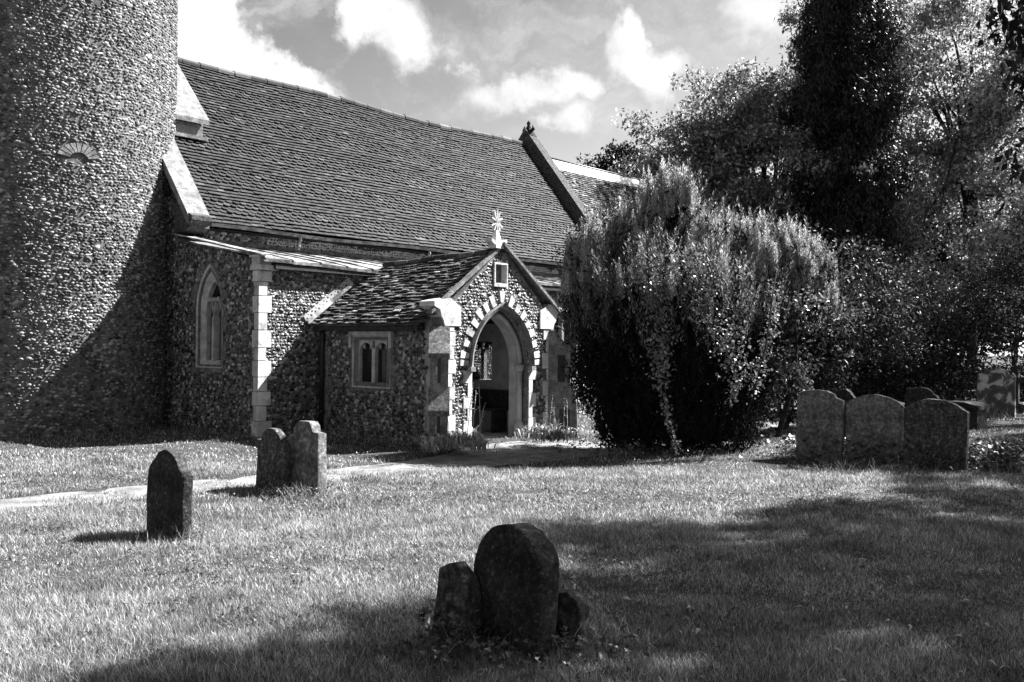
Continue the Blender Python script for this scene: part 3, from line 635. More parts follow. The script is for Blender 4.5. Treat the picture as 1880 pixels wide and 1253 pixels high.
# diagonal buttresses
def buttress(cx, cy, dx, dy):
    W2 = .145; B = Bulk(); d = np.array([dx, dy]); p = np.array([-dy, dx])
    fB = lambda u, v, w: (cx+d[0]*u+p[0]*w, cy+d[1]*u+p[1]*w, v)
    B.prism([(-.3, -.1), (.44, -.1), (.44, .66), (.3, .98), (.3, 1.56), (-.0, 1.95), (-.3, 1.95)], fB, -W2, W2, 0)
    bt = B.build('buttress', [M['old_stone']], church); bt['label'] = 'stepped diagonal buttress at the %s corner of the porch' % ('left' if dx < 0 else 'right')
    for (u0_, z0, u1_, z1) in ((.47, .62, .29, .99), (.34, 1.53, .0, 1.97)):
        B = Bulk(); B.prism([(u0_, z0-.09), (u0_, z0), (u1_, z1), (u1_-.03, z1-.02), (u0_-.04, z0-.09)], fB, -W2-.025, W2+.025, 0); B.build('weathering', [M['pale_grave']], bt)
    fE = lambda u, v, w: (cx+d[0]*w+p[0]*u, cy+d[1]*w+p[1]*u, v)
    for (w_, z0, z1) in ((.3, 1.05, 1.45), (.44, .05, .58)):
        zm = (z0+z1)/2; B = Bulk()
        for q in (rect(-.025, z0, .025, z1), rect(-.06, zm-.06, -.027, zm+.06), rect(.027, zm-.06, .06, zm+.06)): B.prism(q, fE, w_-.01, w_+.004, 0)
        B.build('flushwork', [M['flint']], bt)
    for s in (-1, 1):
        B = Bulk()
        fs = lambda u, v, w: fB(u, v, s*(W2+w))
        for q in (rect(.1, .1, .3, .5), rect(.06, 1.0, .2, 1.5)): B = Bulk(); B.prism(q if s < 0 else q[::-1], fs, -.01, .004, 0); B.build('flushwork', [M['flint']], bt)
buttress(PX0, PY0, -.7071, -.7071); buttress(PX1, PY0, .7071, -.7071)
# porch side windows: two cusped lights under a square label
def two_light(f, sgn, lab, gm):
    a, b = WY; c = (a+b)/2; bars = []
    for s in (-1, 1):
        cc_ = c+s*.21
        pts = [(cc_-.17*cos(t), 1.5+.17*sin(t)*1.15) for t in np.linspace(0, pi, 11)]
        for i in range(10): bars.append(([pts[i], pts[i+1], (pts[i+1][0], 1.78), (pts[i][0], 1.78)][::-1], -.12, -.05))
        for t in (.28*pi, .72*pi): bars.append(([(cc_-.17*cos(t)-.03, 1.5+.19*sin(t)), (cc_-.17*cos(t)+.03, 1.5+.19*sin(t)+.02), (cc_-.11*cos(t), 1.5+.1*sin(t))], -.12, -.08))
    bars.append((rect(c-.04, 1.0, c+.04, 1.6), -.13, -.045))
    bars.append((rect(a-.06, 1.82, b+.06, 1.89), -.02, .06)); 
    for x in (a-.06, b-.01): bars.append((rect(x, 1.6, x+.07, 1.818), -.02, .055))
    fr = window('window', f, rect(a, .9, b, 1.82), rect(c-.39, 1.0, c+.39, 1.72), bars, rect(c-.42, .96, c+.42, 1.76), .02, -.06, -.13, label=lab, gm=gm, lat=(c-.39, 1.0, c+.39, 1.72, .085))
two_light(fwst, 1, 'two-light window in the shaded west side of the porch', 'dark_glass')
two_light(lambda u, v, w: (PX1+w, -u, v), -1, 'two-light window seen through the porch arch', 'clear_glass')
B = Bulk(); B.prism(door, fS(AY), -.3, -.2, 0); 
for x in np.arange(12.45, 13.3, .13): B.box((x, AY+.19, 0), (x+.01, AY+.2, 1.7))
B.build('door', [M['timber']], church)
B = Bulk(); B.tube([(11.28, 14.36, 1.93), (11.28, 14.36, 1.8), (11.27, 14.36, .1)], .045, 0, 10)
for z in (.4, 1.05, 1.7): B.tube([(11.28, 14.36, z), (11.28, 14.36, z+.05)], .06, 0, 10)
B.build('downpipe', [M['iron']], church)
# contents of the porch
e = empty('bench', (13.8, 12.8, .03), 'dark wooden bench inside the porch under the lattice window', 'bench')
B = Bulk(); B.box((13.62, 12.2, .44), (14.02, 13.7, .49)); B.build('seat', [M['timber']], e)
B = Bulk(); B.box((13.96, 12.2, .5), (14.02, 13.7, .82)); B.build('backrest', [M['timber']], e)
for y in (12.25, 13.6): B = Bulk(); B.box((13.64, y, .03), (14.0, y+.06, .44)); B.build('leg', [M['timber']], e)
B = Bulk(); B.tube([(13.98, 13.02, 1.0), (13.98, 13.02, 1.02), (13.98, 13.02, 1.1), (13.98, 13.02, 1.2), (13.98, 13.02, 1.24)], [.06, .09, .11, .07, .05], 0, 14)
tag(B.build('jar', [M['iron']]), 'round dark jar on the sill of the window inside the porch', 'jar')
B = Bulk()
B.tube([(12.2, 11.85, .03), (12.2, 11.85, .5)], .012); B.tube([(12.42, 11.85, .03), (12.42, 11.85, .5)], .012)
B.tube([(12.2, 11.85, .5), (12.23, 11.85, .56), (12.31, 11.85, .59), (12.39, 11.85, .56), (12.42, 11.85, .5)], .012)
for z in (.1, .22, .34): B.tube([(12.2, 11.85, z), (12.31, 11.85, z+.06), (12.42, 11.85, z)], .009)
B.box((12.16, 11.75, .03), (12.46, 11.95, .05))
tag(B.build('boot_scraper', [M['iron']]), 'dark curved metal rack standing just inside the porch arch', 'rack')

# ================================================================== GROUND
PN = [(-8, 12.2), (4.37, 11.02), (5.87, 10.89), (7.29, 10.62), (8.46, 10.5), (9.6, 10.5), (10.9, 10.75), (12.0, 11.3), (13.7, 11.3), (14.2, 10.3), (16.5, 10.2), (24, 10.9)]
PS = [(-8, 10.9), (3.96, 10.0), (4.85, 10.0), (6.48, 9.75), (7.46, 9.45), (8.71, 9.3), (10.29, 9.2), (12.4, 8.9), (14, 8.9), (16.5, 9.0), (24, 9.8)]
PATH = PN+PS[::-1]
def segd(P, poly):
    best = np.full(len(P), 1e9)
    for a, b in zip(poly[:-1], poly[1:]):
        a = np.array(a); b = np.array(b); t = np.clip(((P-a)@(b-a))/((b-a)@(b-a)), 0, 1); best = np.minimum(best, np.linalg.norm(P-(a+t[:, None]*(b-a)), axis=1))
    return best
def gz(x, y):
    x = np.asarray(x, float); y = np.asarray(y, float)
    z = .018*np.sin(x*1.1+y*.6)+.014*np.sin(y*1.7-x*.5+1)+.009*np.sin(x*3.1+2)*np.sin(y*2.7)
    sh = x.shape; P = np.stack([x.ravel(), y.ravel()], 1)
    ins = inpoly(P, PATH); dd = np.minimum(segd(P, PN), segd(P, PS)).reshape(sh); ins = ins.reshape(sh)
    return z*np.where(ins, .3, 1.0)-np.where(ins, .05*np.clip(dd/.06, 0, 1), 0)-.01
xs = np.concatenate([[-300, -120, -50, -20], np.arange(-8, 30, .12), [32, 36, 42, 60, 120, 400]])
ys = np.concatenate([[-300, -120, -50, -20], np.arange(-6, 17.5, .12), [20, 30, 60, 120, 400]])
X, Y = np.meshgrid(xs, ys); Z = gz(X, Y); nx, ny = len(xs), len(ys); B = Bulk()
idx = np.arange(nx*ny).reshape(ny, nx); Fq = np.stack([idx[:-1, :-1], idx[:-1, 1:], idx[1:, 1:], idx[1:, :-1]], -1).reshape(-1, 4)
B.V.append(np.stack([X.ravel(), Y.ravel(), Z.ravel()], 1)); B.L.append(Fq.ravel()); B.S.append(np.full(len(Fq), 4)); B.M.append(np.zeros(len(Fq))); B.Sm.append(np.full(len(Fq), True)); B.n = nx*ny
tag(B.build('ground', [M['soil']]), kind='structure')
B = Bulk(); px = np.linspace(-8, 24, 260); V = []; n = 9
interp = lambda L, x: np.interp(x, [p[0] for p in L], [p[1] for p in L])
for x in px:
    a, b = interp(PS, x)+.03, interp(PN, x)-.03
    for k in range(n): y = a+(b-a)*k/(n-1); V.append((x, y, float(gz(x, y))+.006+.004*sin(x*9+y*7)))
B.add(V, [(i*n+k, (i+1)*n+k, (i+1)*n+k+1, i*n+k+1) for i in range(len(px)-1) for k in range(n-1)], 0, True)
tag(B.build('path', [M['path']]), kind='structure')

def uw(u, d): return u*r0[:2]+d*np.array([cos(TH), sin(TH)])
BLOCK = [rect(9.98, 14.48, 24, 30), rect(PX0-.02, PY0, PX1+.02, 14.6)]
def lawn_points(n, d0, d1, power=1.0, half=.56):
    d = np.sqrt(rng.uniform(d0**2, d1**2, n)); u = rng.uniform(-half, half, n)*d
    P = u[:, None]*r0[:2]+d[:, None]*np.array([cos(TH), sin(TH)])
    k = ~inpoly(P, PATH) | (segd(P, PN) < .05) | ((segd(P, PS) < .25) & (rng.random(len(P)) < .5)) | (rng.random(len(P)) < .2*(1+np.sin(P[:, 0]*4+np.sin(P[:, 1]*5))))
    for b in BLOCK: k &= ~inpoly(P, b)
    k &= (P[:, 0]-TC[0])**2+(P[:, 1]-TC[1])**2 > TR**2
    return P[k], d[k]
BV = [(-.5, 0, 0), (.5, 0, 0), (-.34, .5, .12), (.34, .5, .12), (0, 1, .5)]; BF = [(0, 1, 3, 2), (2, 3, 4)]
def blades(B, P, w, h, lean, m=0):
    n = len(P); x_, y_ = P[:, 0], P[:, 1]
    h = h*(1+.45*np.sin(x_*5+2*np.sin(y_*3.1))*np.sin(y_*6.3+2*np.sin(x_*2.3))+.3*np.sin(x_*1.3+y_*.9)); a = rng.uniform(0, 2*pi, n); z = gz(P[:, 0], P[:, 1]); b = rng.normal(0, lean, (n, 2))
    w = w*rng.uniform(.6, 1.3, n); h = h*rng.uniform(.45, 1.35, n)
    wx = np.stack([np.cos(a), np.sin(a), 0*a], 1)*w[:, None]; hh = np.stack([b[:, 0], b[:, 1], np.ones(n)], 1)*h[:, None]
    be = np.stack([-np.sin(a), np.cos(a), -.3*np.ones(n)], 1)*(h*rng.uniform(.2, 1.1, n))[:, None]
    B.inst(BV, BF, np.stack([wx, hh, be], 2), np.stack([P[:, 0], P[:, 1], z-.004], 1), m)
B = Bulk()
for n, d0, d1, w, h in ((170000, 4.0, 6.5, .0042, .043), (170000, 6.5, 9.5, .0056, .045), (140000, 9.5, 13.5, .0082, .047), (70000, 13.5, 20, .014, .04), (35000, 20, 34, .03, .05)):
    P, d = lawn_points(n, d0, d1); keep = np.ones(len(P), bool)
    blades(B, P, w, h, .35)
for n, d0, d1, w, h in ((70000, 4.0, 9.5, .0065, .045), (60000, 9.5, 16, .011, .045), (30000, 16, 34, .03, .05)):     # the lawn goes on beside the view
    P, d = lawn_points(n, d0, d1, 1, 1.15); P = P[np.abs(P@r0[:2])/d[:len(P)] > .53] if len(P) == len(d) else P; blades(B, P, w, h, .35)
P = np.stack([rng.uniform(-1, 9, 50000), rng.uniform(-6, 3, 50000)], 1); P = P[(P@np.array([cos(TH), sin(TH)])) < 4.1]; blades(B, P, .0065, .045, .35)
tag(B.build('lawn_grass', [M['grass']]), 'rough mown grass covering the churchyard', 'grass', kind='stuff')

# ================================================================== FOLIAGE TOOLS
def leaves(B, P, size, m=0, droop=0.0, aspect=.55, up=None, fold=.15):
    n = len(P); a = rng.normal(size=(n, 3)); a[:, 2] -= droop; a /= np.linalg.norm(a, axis=1)[:, None]
    nr = rng.normal(size=(n, 3)); nr[:, 2] += .8
    s = np.cross(a, nr); s /= np.linalg.norm(s, axis=1)[:, None]+1e-9; nn_ = np.cross(s, a)
    L = (size*rng.uniform(.6, 1.35, n))[:, None]; W = L*aspect/2
    Q = np.stack([P, P+a*L*.45+s*W+nn_*L*fold, P+a*L, P+a*L*.45-s*W+nn_*L*fold], 1); B.quads(Q, m)
def clumps(C, n, r, flat=.8):                              # n leaves round each centre
    k = len(C); r = np.broadcast_to(r, (k,)); o = rng.normal(size=(k, n, 3)); o /= np.linalg.norm(o, axis=2)[..., None]
    o *= (rng.random((k, n, 1))**.45)*r[:, None, None]; o[..., 2] *= flat
    return (C[:, None, :]+o).reshape(-1, 3)
def shell(lobes, n, inner=.35):                            # points in the outer part of a union of ellipsoids
    out = []
    V = np.array([l[3]*l[4]*(l[5] if len(l) > 5 else l[3]) for l in lobes])**.67; V = V/V.sum()
    for l, w in zip(lobes, V):
        x, y, z, rx, rz = l[:5]; k = max(4, int(n*w)); o = rng.normal(size=(k, 3)); o /= np.linalg.norm(o, axis=1)[:, None]
        rr = (inner+(1-inner)*rng.random(k)**.6)[:, None]; out.append(np.array([x, y, z])+o*rr*np.array([rx, rx, rz]))
    P = np.concatenate(out); return P[P[:, 2] > .15]
def lumps(lobes, n, inner, cr):                            # boughs first, then clumps on each bough: leaves gaps between
    K = max(8, n//13); Bc = shell(lobes, K, inner); k = 13
    o = rng.normal(size=(len(Bc), k, 3)); o /= np.linalg.norm(o, axis=2)[..., None]; o *= rng.random((len(Bc), k, 1))**.5*(cr*2.4*rng.uniform(.6, 1.4, (len(Bc), 1, 1))); o[..., 2] *= .6
    return (Bc[:, None]+o).reshape(-1, 3)
def limbs(B, base, top, lobes, r, m, extra=3):
    base = np.array(base, float); top = np.array(top, float)
    mid = [base+(top-base)*t+np.array([.12*sin(t*5), .12*cos(t*4), 0]) for t in (0, .25, .5, .75, 1)]
    B.tube([base-np.array([0, 0, .15])]+mid, [r*1.35, r*1.15, r, r*.8, r*.55, r*.2], m, 10)
    for l in lobes:
        for _ in range(extra):
            t = random.uniform(.35, .85); s = base+(top-base)*t; e_ = np.array(l[:3])+rng.normal(size=3)*np.array([l[3], l[3], l[4]])*.45
            mm = (s+e_)/2+np.array([0, 0, .12*np.linalg.norm(e_-s)]); B.tube([s, mm, e_], [r*.4, r*.25, r*.06], m, 6)
def px_lobe(x, y, d, rpx, rzpx): p = at(x, y, d); return (p[0], p[1], p[2], rpx*d/FPX, rzpx*d/FPX)
def tree(name, label, lobes, base, top, r, nclump, nleaf, cr, size, lm, droop=.2, aspect=.55, inner=.4, group=None, cat='tree', flat=.8, fold=.15):
    e = empty(name, (base[0], base[1], 0), label, cat, group)
    B = Bulk(); limbs(B, (base[0], base[1], 0), top, lobes, r, 0); B.build('trunk', [M['bark']], e)
    B = Bulk(); C = lumps(lobes, nclump, inner, cr); leaves(B, clumps(C, nleaf, rng.uniform(cr*.6, cr*1.4, len(C)), flat), size, 0, droop, aspect, None, fold)
    B.build('crown', [M[lm]], e); return e
def gp(x, d): p = at(x, 636, d); return (p[0], p[1])

# broad tree behind the yew
lob = [px_lobe(1430, 350, 41, 180, 220), px_lobe(1345, 215, 41, 90, 100), px_lobe(1265, 300, 40, 90, 105), px_lobe(1440, 130, 41, 75, 110), px_lobe(1200, 290, 40, 42, 55), px_lobe(1330, 450, 40, 130, 150)]
tree('broadleaf_tree', 'broad leafy tree behind the yew, between the chancel roof and the dark conifer', lob, gp(1400, 41), at(1420, 380, 41), .35, 2300, 36, .5, .18, 'leaf_tree', .5, inner=.5)
# bright tree at the right
lob = [px_lobe(1760, 100, 42, 140, 200), px_lobe(1900, 250, 42, 150, 260), px_lobe(1720, 300, 42, 90, 150), px_lobe(1675, 290, 43, 60, 110), px_lobe(1680, 150, 43, 50, 110), px_lobe(1800, 420, 41, 170, 160), px_lobe(1720, 20, 42, 90, 120), px_lobe(2050, 150, 42, 150, 250)]
tree('birch_tree', 'tall pale-leaved tree filling the sky right of the conifer', lob, gp(1790, 42), at(1780, 60, 42), .2, 3000, 34, .5, .17, 'leaf_bright', .9, inner=.55)
# dark conifer
e = empty('conifer_tree', (*gp(1548, 38), 0), 'tall narrow dark conifer standing behind the yew', 'tree')
b = np.array([*gp(1548, 38), 0.0]); B = Bulk(); B.tube([b, b+[0, 0, 6], b+[.05, 0, 12], b+[0, 0, 16.6]], [.38, .3, .2, .03], 0, 10)
Cc = []
for k in range(2200):
    z = random.uniform(1.6, 17); rr = 1.8*(1-max(0, (z-11)/22))*random.uniform(.3, 1.18)**.7*(1+.18*sin(z*2.3)); a = random.uniform(0, 2*pi)
    Cc.append(b+[rr*cos(a), rr*sin(a), z-.25*rr])
    if k % 6 == 0: B.tube([b+[0, 0, z+.1], b+[rr*.5*cos(a), rr*.5*sin(a), z+.12], b+[rr*cos(a), rr*sin(a), z-.2]], [.035, .02, .008], 0, 5)
B.build('trunk', [M['bark']], e)
B = Bulk(); Cc = np.array(Cc); leaves(B, clumps(Cc, 60, rng.uniform(.22, .55, len(Cc)), 1.2), .22, 0, 1.5, .25); B.build('crown', [M['needle_dark']], e)
# small tree over the chancel, conifer tip
lob = [px_lobe(1130, 320, 47, 42, 42), px_lobe(1175, 335, 47, 50, 65), px_lobe(1105, 345, 47, 24, 45)]
tree('round_tree', 'small dark round-headed tree beyond the chancel roof', lob, gp(1150, 47), at(1140, 320, 47), .2, 420, 34, .4, .18, 'leaf_dark', .1)
e = empty('fir_tree', (*gp(1012, 46), 0), 'tip of a distant fir showing above the chancel roof beside the gable finial', 'tree')
b = np.array([*gp(1018, 46), 0.0]); B = Bulk(); B.tube([b, b+[0, 0, 9.9]], [.2, .02], 0, 8); B.build('trunk', [M['bark']], e)
Cc = np.array([b+[random.uniform(.2, 1)*(10.3-z)*.28*cos(a), random.uniform(.2, 1)*(10.3-z)*.28*sin(a), z] for z, a in zip(rng.uniform(3, 10.2, 260), rng.uniform(0, 6.28, 260))])
B = Bulk(); leaves(B, clumps(Cc, 20, .2, .5), .16, 0, .3, .25); B.build('crown', [M['needle_dark']], e)
# understorey shrubs
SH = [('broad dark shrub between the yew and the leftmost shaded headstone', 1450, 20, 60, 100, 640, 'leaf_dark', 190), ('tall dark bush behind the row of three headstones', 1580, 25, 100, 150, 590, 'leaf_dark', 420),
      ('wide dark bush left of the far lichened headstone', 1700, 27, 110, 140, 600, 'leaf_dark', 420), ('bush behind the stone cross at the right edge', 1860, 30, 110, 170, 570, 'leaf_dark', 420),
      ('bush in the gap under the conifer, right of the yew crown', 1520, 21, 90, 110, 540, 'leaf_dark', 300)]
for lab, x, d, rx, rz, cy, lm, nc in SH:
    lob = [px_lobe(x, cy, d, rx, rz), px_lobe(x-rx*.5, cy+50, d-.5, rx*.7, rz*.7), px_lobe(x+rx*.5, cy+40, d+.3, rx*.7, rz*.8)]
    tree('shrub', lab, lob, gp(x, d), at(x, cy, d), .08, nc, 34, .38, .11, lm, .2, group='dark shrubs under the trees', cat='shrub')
# far wood closing the view, plus an added unseen belt behind the camera
B = Bulk(); Cc = []
for k in range(3400):
    x = random.uniform(1080, 2500); d = random.uniform(48, 54); top = 9.5+1.2*sin(x*.011)+.8*sin(x*.027)
    if x < 1300: top = 3
    Cc.append(np.array([*gp(x, d), random.uniform(.1, 1)**.7*top]))
for k in range(2200):  # unseen tree belt round behind the camera, added to darken the west faces
    a = radians(-15)-random.uniform(0, 250)*pi/180 if k % 2 else radians(-15)-random.uniform(30, 250)*pi/180; rr = random.uniform(33, 39)
    Cc.append(np.array([10*0+rr*cos(a), rr*sin(a), random.uniform(.05, 1)**.8*(8+1.5*sin(a*9))]))
leaves(B, clumps(np.array(Cc), 30, .9, .8), .34, 0, .3, .6)
tag(B.build('woodland', [M['leaf_dark']]), 'dark mass of woodland closing the churchyard behind the trees, with an unseen belt added behind the camera to dim the sky light', 'woodland', kind='stuff')
B = Bulk(); Cc = np.array([[*gp(x, 33), z] for x, z in zip(rng.uniform(1300, 2400, 1500), rng.uniform(0, 1.1, 1500))])
leaves(B, clumps(Cc, 26, .3, .8), .1, 0, .1, .6); tag(B.build('hedge', [M['leaf_dark']]), 'low dark hedge along the far edge of the churchyard', 'hedge')

# ------------------------------------------------------------------ yew
YD = 16.4
e = empty('yew_tree', (*gp(1240, 16.0), 0), 'big spreading yew with upright shoots and hanging ivy beside the porch', 'tree')
yl = [px_lobe(1095, 500, YD-.3, 62, 90), px_lobe(1150, 465, YD, 72, 80), px_lobe(1228, 415, YD+.2, 68, 98), px_lobe(1292, 475, YD, 80, 88), px_lobe(1375, 485, YD, 66, 78), px_lobe(1445, 505, YD+.2, 60, 85), px_lobe(1500, 525, YD+.2, 36, 55),
      px_lobe(1225, 560, YD-.3, 170, 110), px_lobe(1385, 560, YD, 85, 65), px_lobe(1110, 580, YD-.2, 70, 95)]
low = [px_lobe(1100, 680, YD-.3, 45, 80), px_lobe(1135, 760, YD-.4, 42, 65), px_lobe(1150, 650, YD-.2, 75, 90), px_lobe(1230, 680, YD-.2, 110, 120), px_lobe(1310, 650, YD, 85, 100), px_lobe(1225, 780, YD-.5, 85, 70), px_lobe(1310, 775, YD-.4, 80, 75), px_lobe(1160, 800, YD-.6, 40, 45), px_lobe(1370, 700, YD-.2, 45, 90), px_lobe(1185, 745, YD-.3, 50, 60)]
B = Bulk(); yb = np.array([*gp(1240, 15.9), 0.0])
for x0, y0, x1, y1, r in ((1150, 815, 1060, 600, .12), (1190, 820, 1150, 560, .14), (1240, 822, 1240, 540, .17), (1260, 822, 1350, 560, .14), (1290, 820, 1440, 560, .11), (1250, 825, 1210, 600, .08)):
    a, b_ = at(x0, y0, 15.9), at(x1, y1, 16.4); a[2] = -.1; mdl = (a+b_)/2+np.array([.1, -.1, -.2]); B.tube([a, mdl, b_], [r, r*.75, r*.4], 0, 9)
B.build('trunk', [M['bark']], e)
# shoots: upright spindles of needles
ns = 26; tvs = []; tfs = []
for i in range(ns):
    t = (i+.5)/ns; a = i*2.4; r = .028*(1-t)+.004; el = 1.0; L = .055*(1.15-t*.6)
    c = np.array([r*cos(a), r*sin(a), t*.36]); dr_ = np.array([cos(a)*.55, sin(a)*.55, .83]); sd = np.array([-sin(a), cos(a), 0])*.0085
    k = len(tvs); tvs += [c-sd, c+sd, c+dr_*L+sd*.5, c+dr_*L-sd*.5]; tfs.append((k, k+1, k+2, k+3))
def lobe_surface(lobes, n, zmin):
    out = []
    for l in lobes:
        x, y, z, rx, rz = l; k = int(n*rx*rz); o = rng.normal(size=(k, 3)); o /= np.linalg.norm(o, axis=1)[:, None]; o = o[o[:, 2] > zmin]
        out.append(np.array([x, y, z])+o*np.array([rx, rx, rz])*rng.uniform(.84, 1.02, (len(o), 1)))
    P = np.concatenate(out); k = np.ones(len(P), bool)
    for l in lobes: q = (P-np.array(l[:3]))/np.array([l[3], l[3], l[4]]); k &= (q**2).sum(1) > .66
    return P[k]
Pp = np.concatenate([lobe_surface(yl[:7], 320, -.12), lobe_surface(yl[7:9], 70, .1)]); P = []
Pp = Pp[np.sin(Pp[:, 0]*5.1+Pp[:, 2]*3)*np.sin(Pp[:, 1]*4.7+Pp[:, 2]*4.3+1) < .45]
for p in Pp:                                               # shoots gather in pointed plumes with dark gaps between
    Rr, Hh = random.uniform(.045, .1), random.uniform(.25, .8)**1.2
    for _ in range(int(62*Rr/.08)): a = random.uniform(0, 6.28); q = Rr*sqrt(random.random()); P.append(p+[q*cos(a), q*sin(a), -.1+(Hh*(1-q/Rr)-.15)*random.uniform(.1, 1)])
P = np.array(P); n = len(P)
ti = rng.normal(0, .06, (n, 2)); s = rng.uniform(.4, .8, n); az = rng.uniform(0, 6.28, n)
Ax = np.stack([np.cos(az), np.sin(az), 0*az], 1)*s[:, None]; Ay = np.stack([-np.sin(az), np.cos(az), 0*az], 1)*s[:, None]; Az = np.stack([ti[:, 0], ti[:, 1], np.ones(n)], 1)*(s*rng.uniform(.8, 1.3, n))[:, None]
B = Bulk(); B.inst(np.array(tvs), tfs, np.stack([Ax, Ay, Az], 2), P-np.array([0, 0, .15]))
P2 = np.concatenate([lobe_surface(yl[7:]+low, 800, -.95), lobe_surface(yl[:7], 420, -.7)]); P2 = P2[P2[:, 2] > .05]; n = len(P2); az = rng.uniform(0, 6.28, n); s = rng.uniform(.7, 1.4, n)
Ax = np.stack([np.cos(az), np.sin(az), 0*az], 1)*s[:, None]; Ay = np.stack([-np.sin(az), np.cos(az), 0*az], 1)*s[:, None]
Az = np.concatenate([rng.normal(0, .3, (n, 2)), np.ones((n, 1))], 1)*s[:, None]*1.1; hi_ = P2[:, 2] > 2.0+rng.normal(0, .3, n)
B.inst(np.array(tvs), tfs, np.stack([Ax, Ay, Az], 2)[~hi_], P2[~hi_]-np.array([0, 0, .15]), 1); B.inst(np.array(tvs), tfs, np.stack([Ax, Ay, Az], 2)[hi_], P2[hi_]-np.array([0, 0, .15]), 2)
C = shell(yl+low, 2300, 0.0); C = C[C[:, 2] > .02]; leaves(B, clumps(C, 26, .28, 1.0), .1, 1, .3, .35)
B.build('crown', [M['yew'], M['yew_deep_shade'], M['yew_shade']], e)
# ivy on the yew
def strand(B, pts, d, wpx, n, size=.05, m=0):
    n = n*1.25
    out = []
    for (xa, ya), (xb, yb_) in zip(pts[:-1], pts[1:]):
        L = sqrt((xb-xa)**2+(yb_-ya)**2); k = int(n*L)
        t = rng.random(k); x = xa+(xb-xa)*t+rng.normal(0, wpx, k); y = ya+(yb_-ya)*t+rng.normal(0, wpx, k); out += [at(a, b, d+rng.normal(0, .12)) for a, b in zip(x, y)]
    leaves(B, np.array(out), size, m, .8, .95)
iv = empty('ivy', (*gp(1290, 14.8), 0), 'ivy hanging in bright strands down the front of the yew', 'ivy')
B = Bulk()
strand(B, [(1195, 500), (1205, 560), (1215, 640), (1210, 700)], 14.75, 13, 3.2); strand(B, [(1210, 700), (1225, 760), (1245, 830)], 14.7, 4, 1.2)
strand(B, [(1275, 470), (1280, 540), (1300, 580), (1330, 610), (1350, 660), (1355, 700)], 14.7, 17, 3.6); strand(B, [(1355, 700), (1340, 740)], 14.7, 4, 1.5)
strand(B, [(1425, 520), (1420, 590), (1405, 640), (1385, 720)], 15.1, 8, 1.8); strand(B, [(1230, 470), (1300, 500), (1360, 490)], 14.75, 12, 1.0); strand(B, [(1440, 560), (1500, 550), (1530, 560)], 15.6, 12, 2)
B.build('leaves', [M['ivy']], iv)
for pts in ([(1195, 480), (1215, 640), (1225, 760), (1252, 833)], [(1275, 460), (1300, 580), (1355, 690), (1340, 750)], [(1425, 500), (1405, 640), (1370, 770)]): B = Bulk(); B.tube([at(x, y, 14.85) for x, y in pts], .012, 0, 6); B.build('stem', [M['bark']], iv)
# elder sprays right of yew
lob = [px_lobe(1490, 585, 18.5, 50, 35), px_lobe(1440, 690, 18.5, 45, 40)]
tree('elder_bush', 'loose elder bush at the right foot of the yew', lob, gp(1440, 18.5), at(1460, 600, 18.5), .05, 110, 22, .25, .09, 'weed', .5, cat='shrub', inner=.2)

# ------------------------------------------------------------------ trees standing beyond the right edge: their shade falls on the lawn
def shade_crown(name, label, region, n, hs, base, top, nleaf, size, lm, cr=.55, extra=None):
    Cc = []; kk = 0
    rp = np.array([uw((x-940)/FPX*d, d) for x, y in region for d in [H*FPX/(y-636.)]])
    lo, hi = rp.min(0), rp.max(0)
    while len(Cc) < n and kk < 60*n:
        kk += 1; p = rng.uniform(lo, hi)
        if not inpoly(p[None], [tuple(q) for q in rp])[0]: continue
        if sin(p[0]*2.1+1.3*sin(p[1]*1.7))*sin(p[1]*2.6+1.1*sin(p[0]*1.9)) > .5: continue
        h = rng.uniform(*hs); Cc.append(np.array([p[0], p[1], 0])+SUN*(h/SUN[2]))
    base = base if base is not None else np.array(Cc).mean(0)[:2]
    Cc = np.array(Cc); base = (base if base is not None else Cc.mean(0)[:2]); e = empty(name, (base[0], base[1], 0), label, 'tree')
    B = Bulk(); b = np.array([base[0], base[1], 0.]); m_ = Cc.mean(0)
    B.tube([b-[0, 0, .2], b+[0, 0, 2], (b+m_)/2+[0, 0, 1], m_], [.4, .33, .28, .12], 0, 12)
    for c in Cc[::9]: s_ = (b+m_)/2+[0, 0, random.uniform(0, 2)]; B.tube([s_, (s_+c)/2+[0, 0, .4], c], [.12, .07, .02], 0, 6)
    if extra is not None:
        E_ = np.array(extra); B.tube([np.array([b[0], b[1], m_[2]*.45]), [(b[0]*.5+E_[0][0]*.5), (b[1]*.5+E_[0][1]*.5), m_[2]*.5], E_[0]+[0, 0, .3], E_[0]], [.07, .05, .03, .01], 0, 6)
    B.build('trunk', [M['bark']], e)
    B = Bulk(); leaves(B, clumps(Cc, nleaf, rng.uniform(cr*.6, cr*1.3, len(Cc)), .7), size, 0, .3, .6)
    if extra is not None:
        Q = clumps(np.array(extra), 60, .24, .9); leaves(B, Q, .095, 0, 1.6, .5)
    B.build('crown', [M[lm]], e)
near = [(40, 1300), (300, 1225), (560, 1172), (830, 1110), (1040, 1055), (1000, 1000), (1020, 965), (1440, 962), (1400, 940), (1560, 912), (1640, 878), (1700, 860), (2000, 854), (2100, 1300), (1600, 1600), (300, 1600)]
over = [at(x, y, 8.8) for x, y in ((1880, 10), (1850, 45), (1875, 100), (1845, 20), (1890, 150), (1900, 60), (1885, 290), (1910, 200), (1930, 120))]
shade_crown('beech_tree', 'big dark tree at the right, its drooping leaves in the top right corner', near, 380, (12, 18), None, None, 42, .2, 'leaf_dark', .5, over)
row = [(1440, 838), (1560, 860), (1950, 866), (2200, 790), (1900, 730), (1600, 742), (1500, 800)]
shade_crown('maple_tree', 'tall tree beyond the right edge shading the row of headstones', row, 300, (12, 18), None, None, 40, .2, 'leaf_dark', .6)

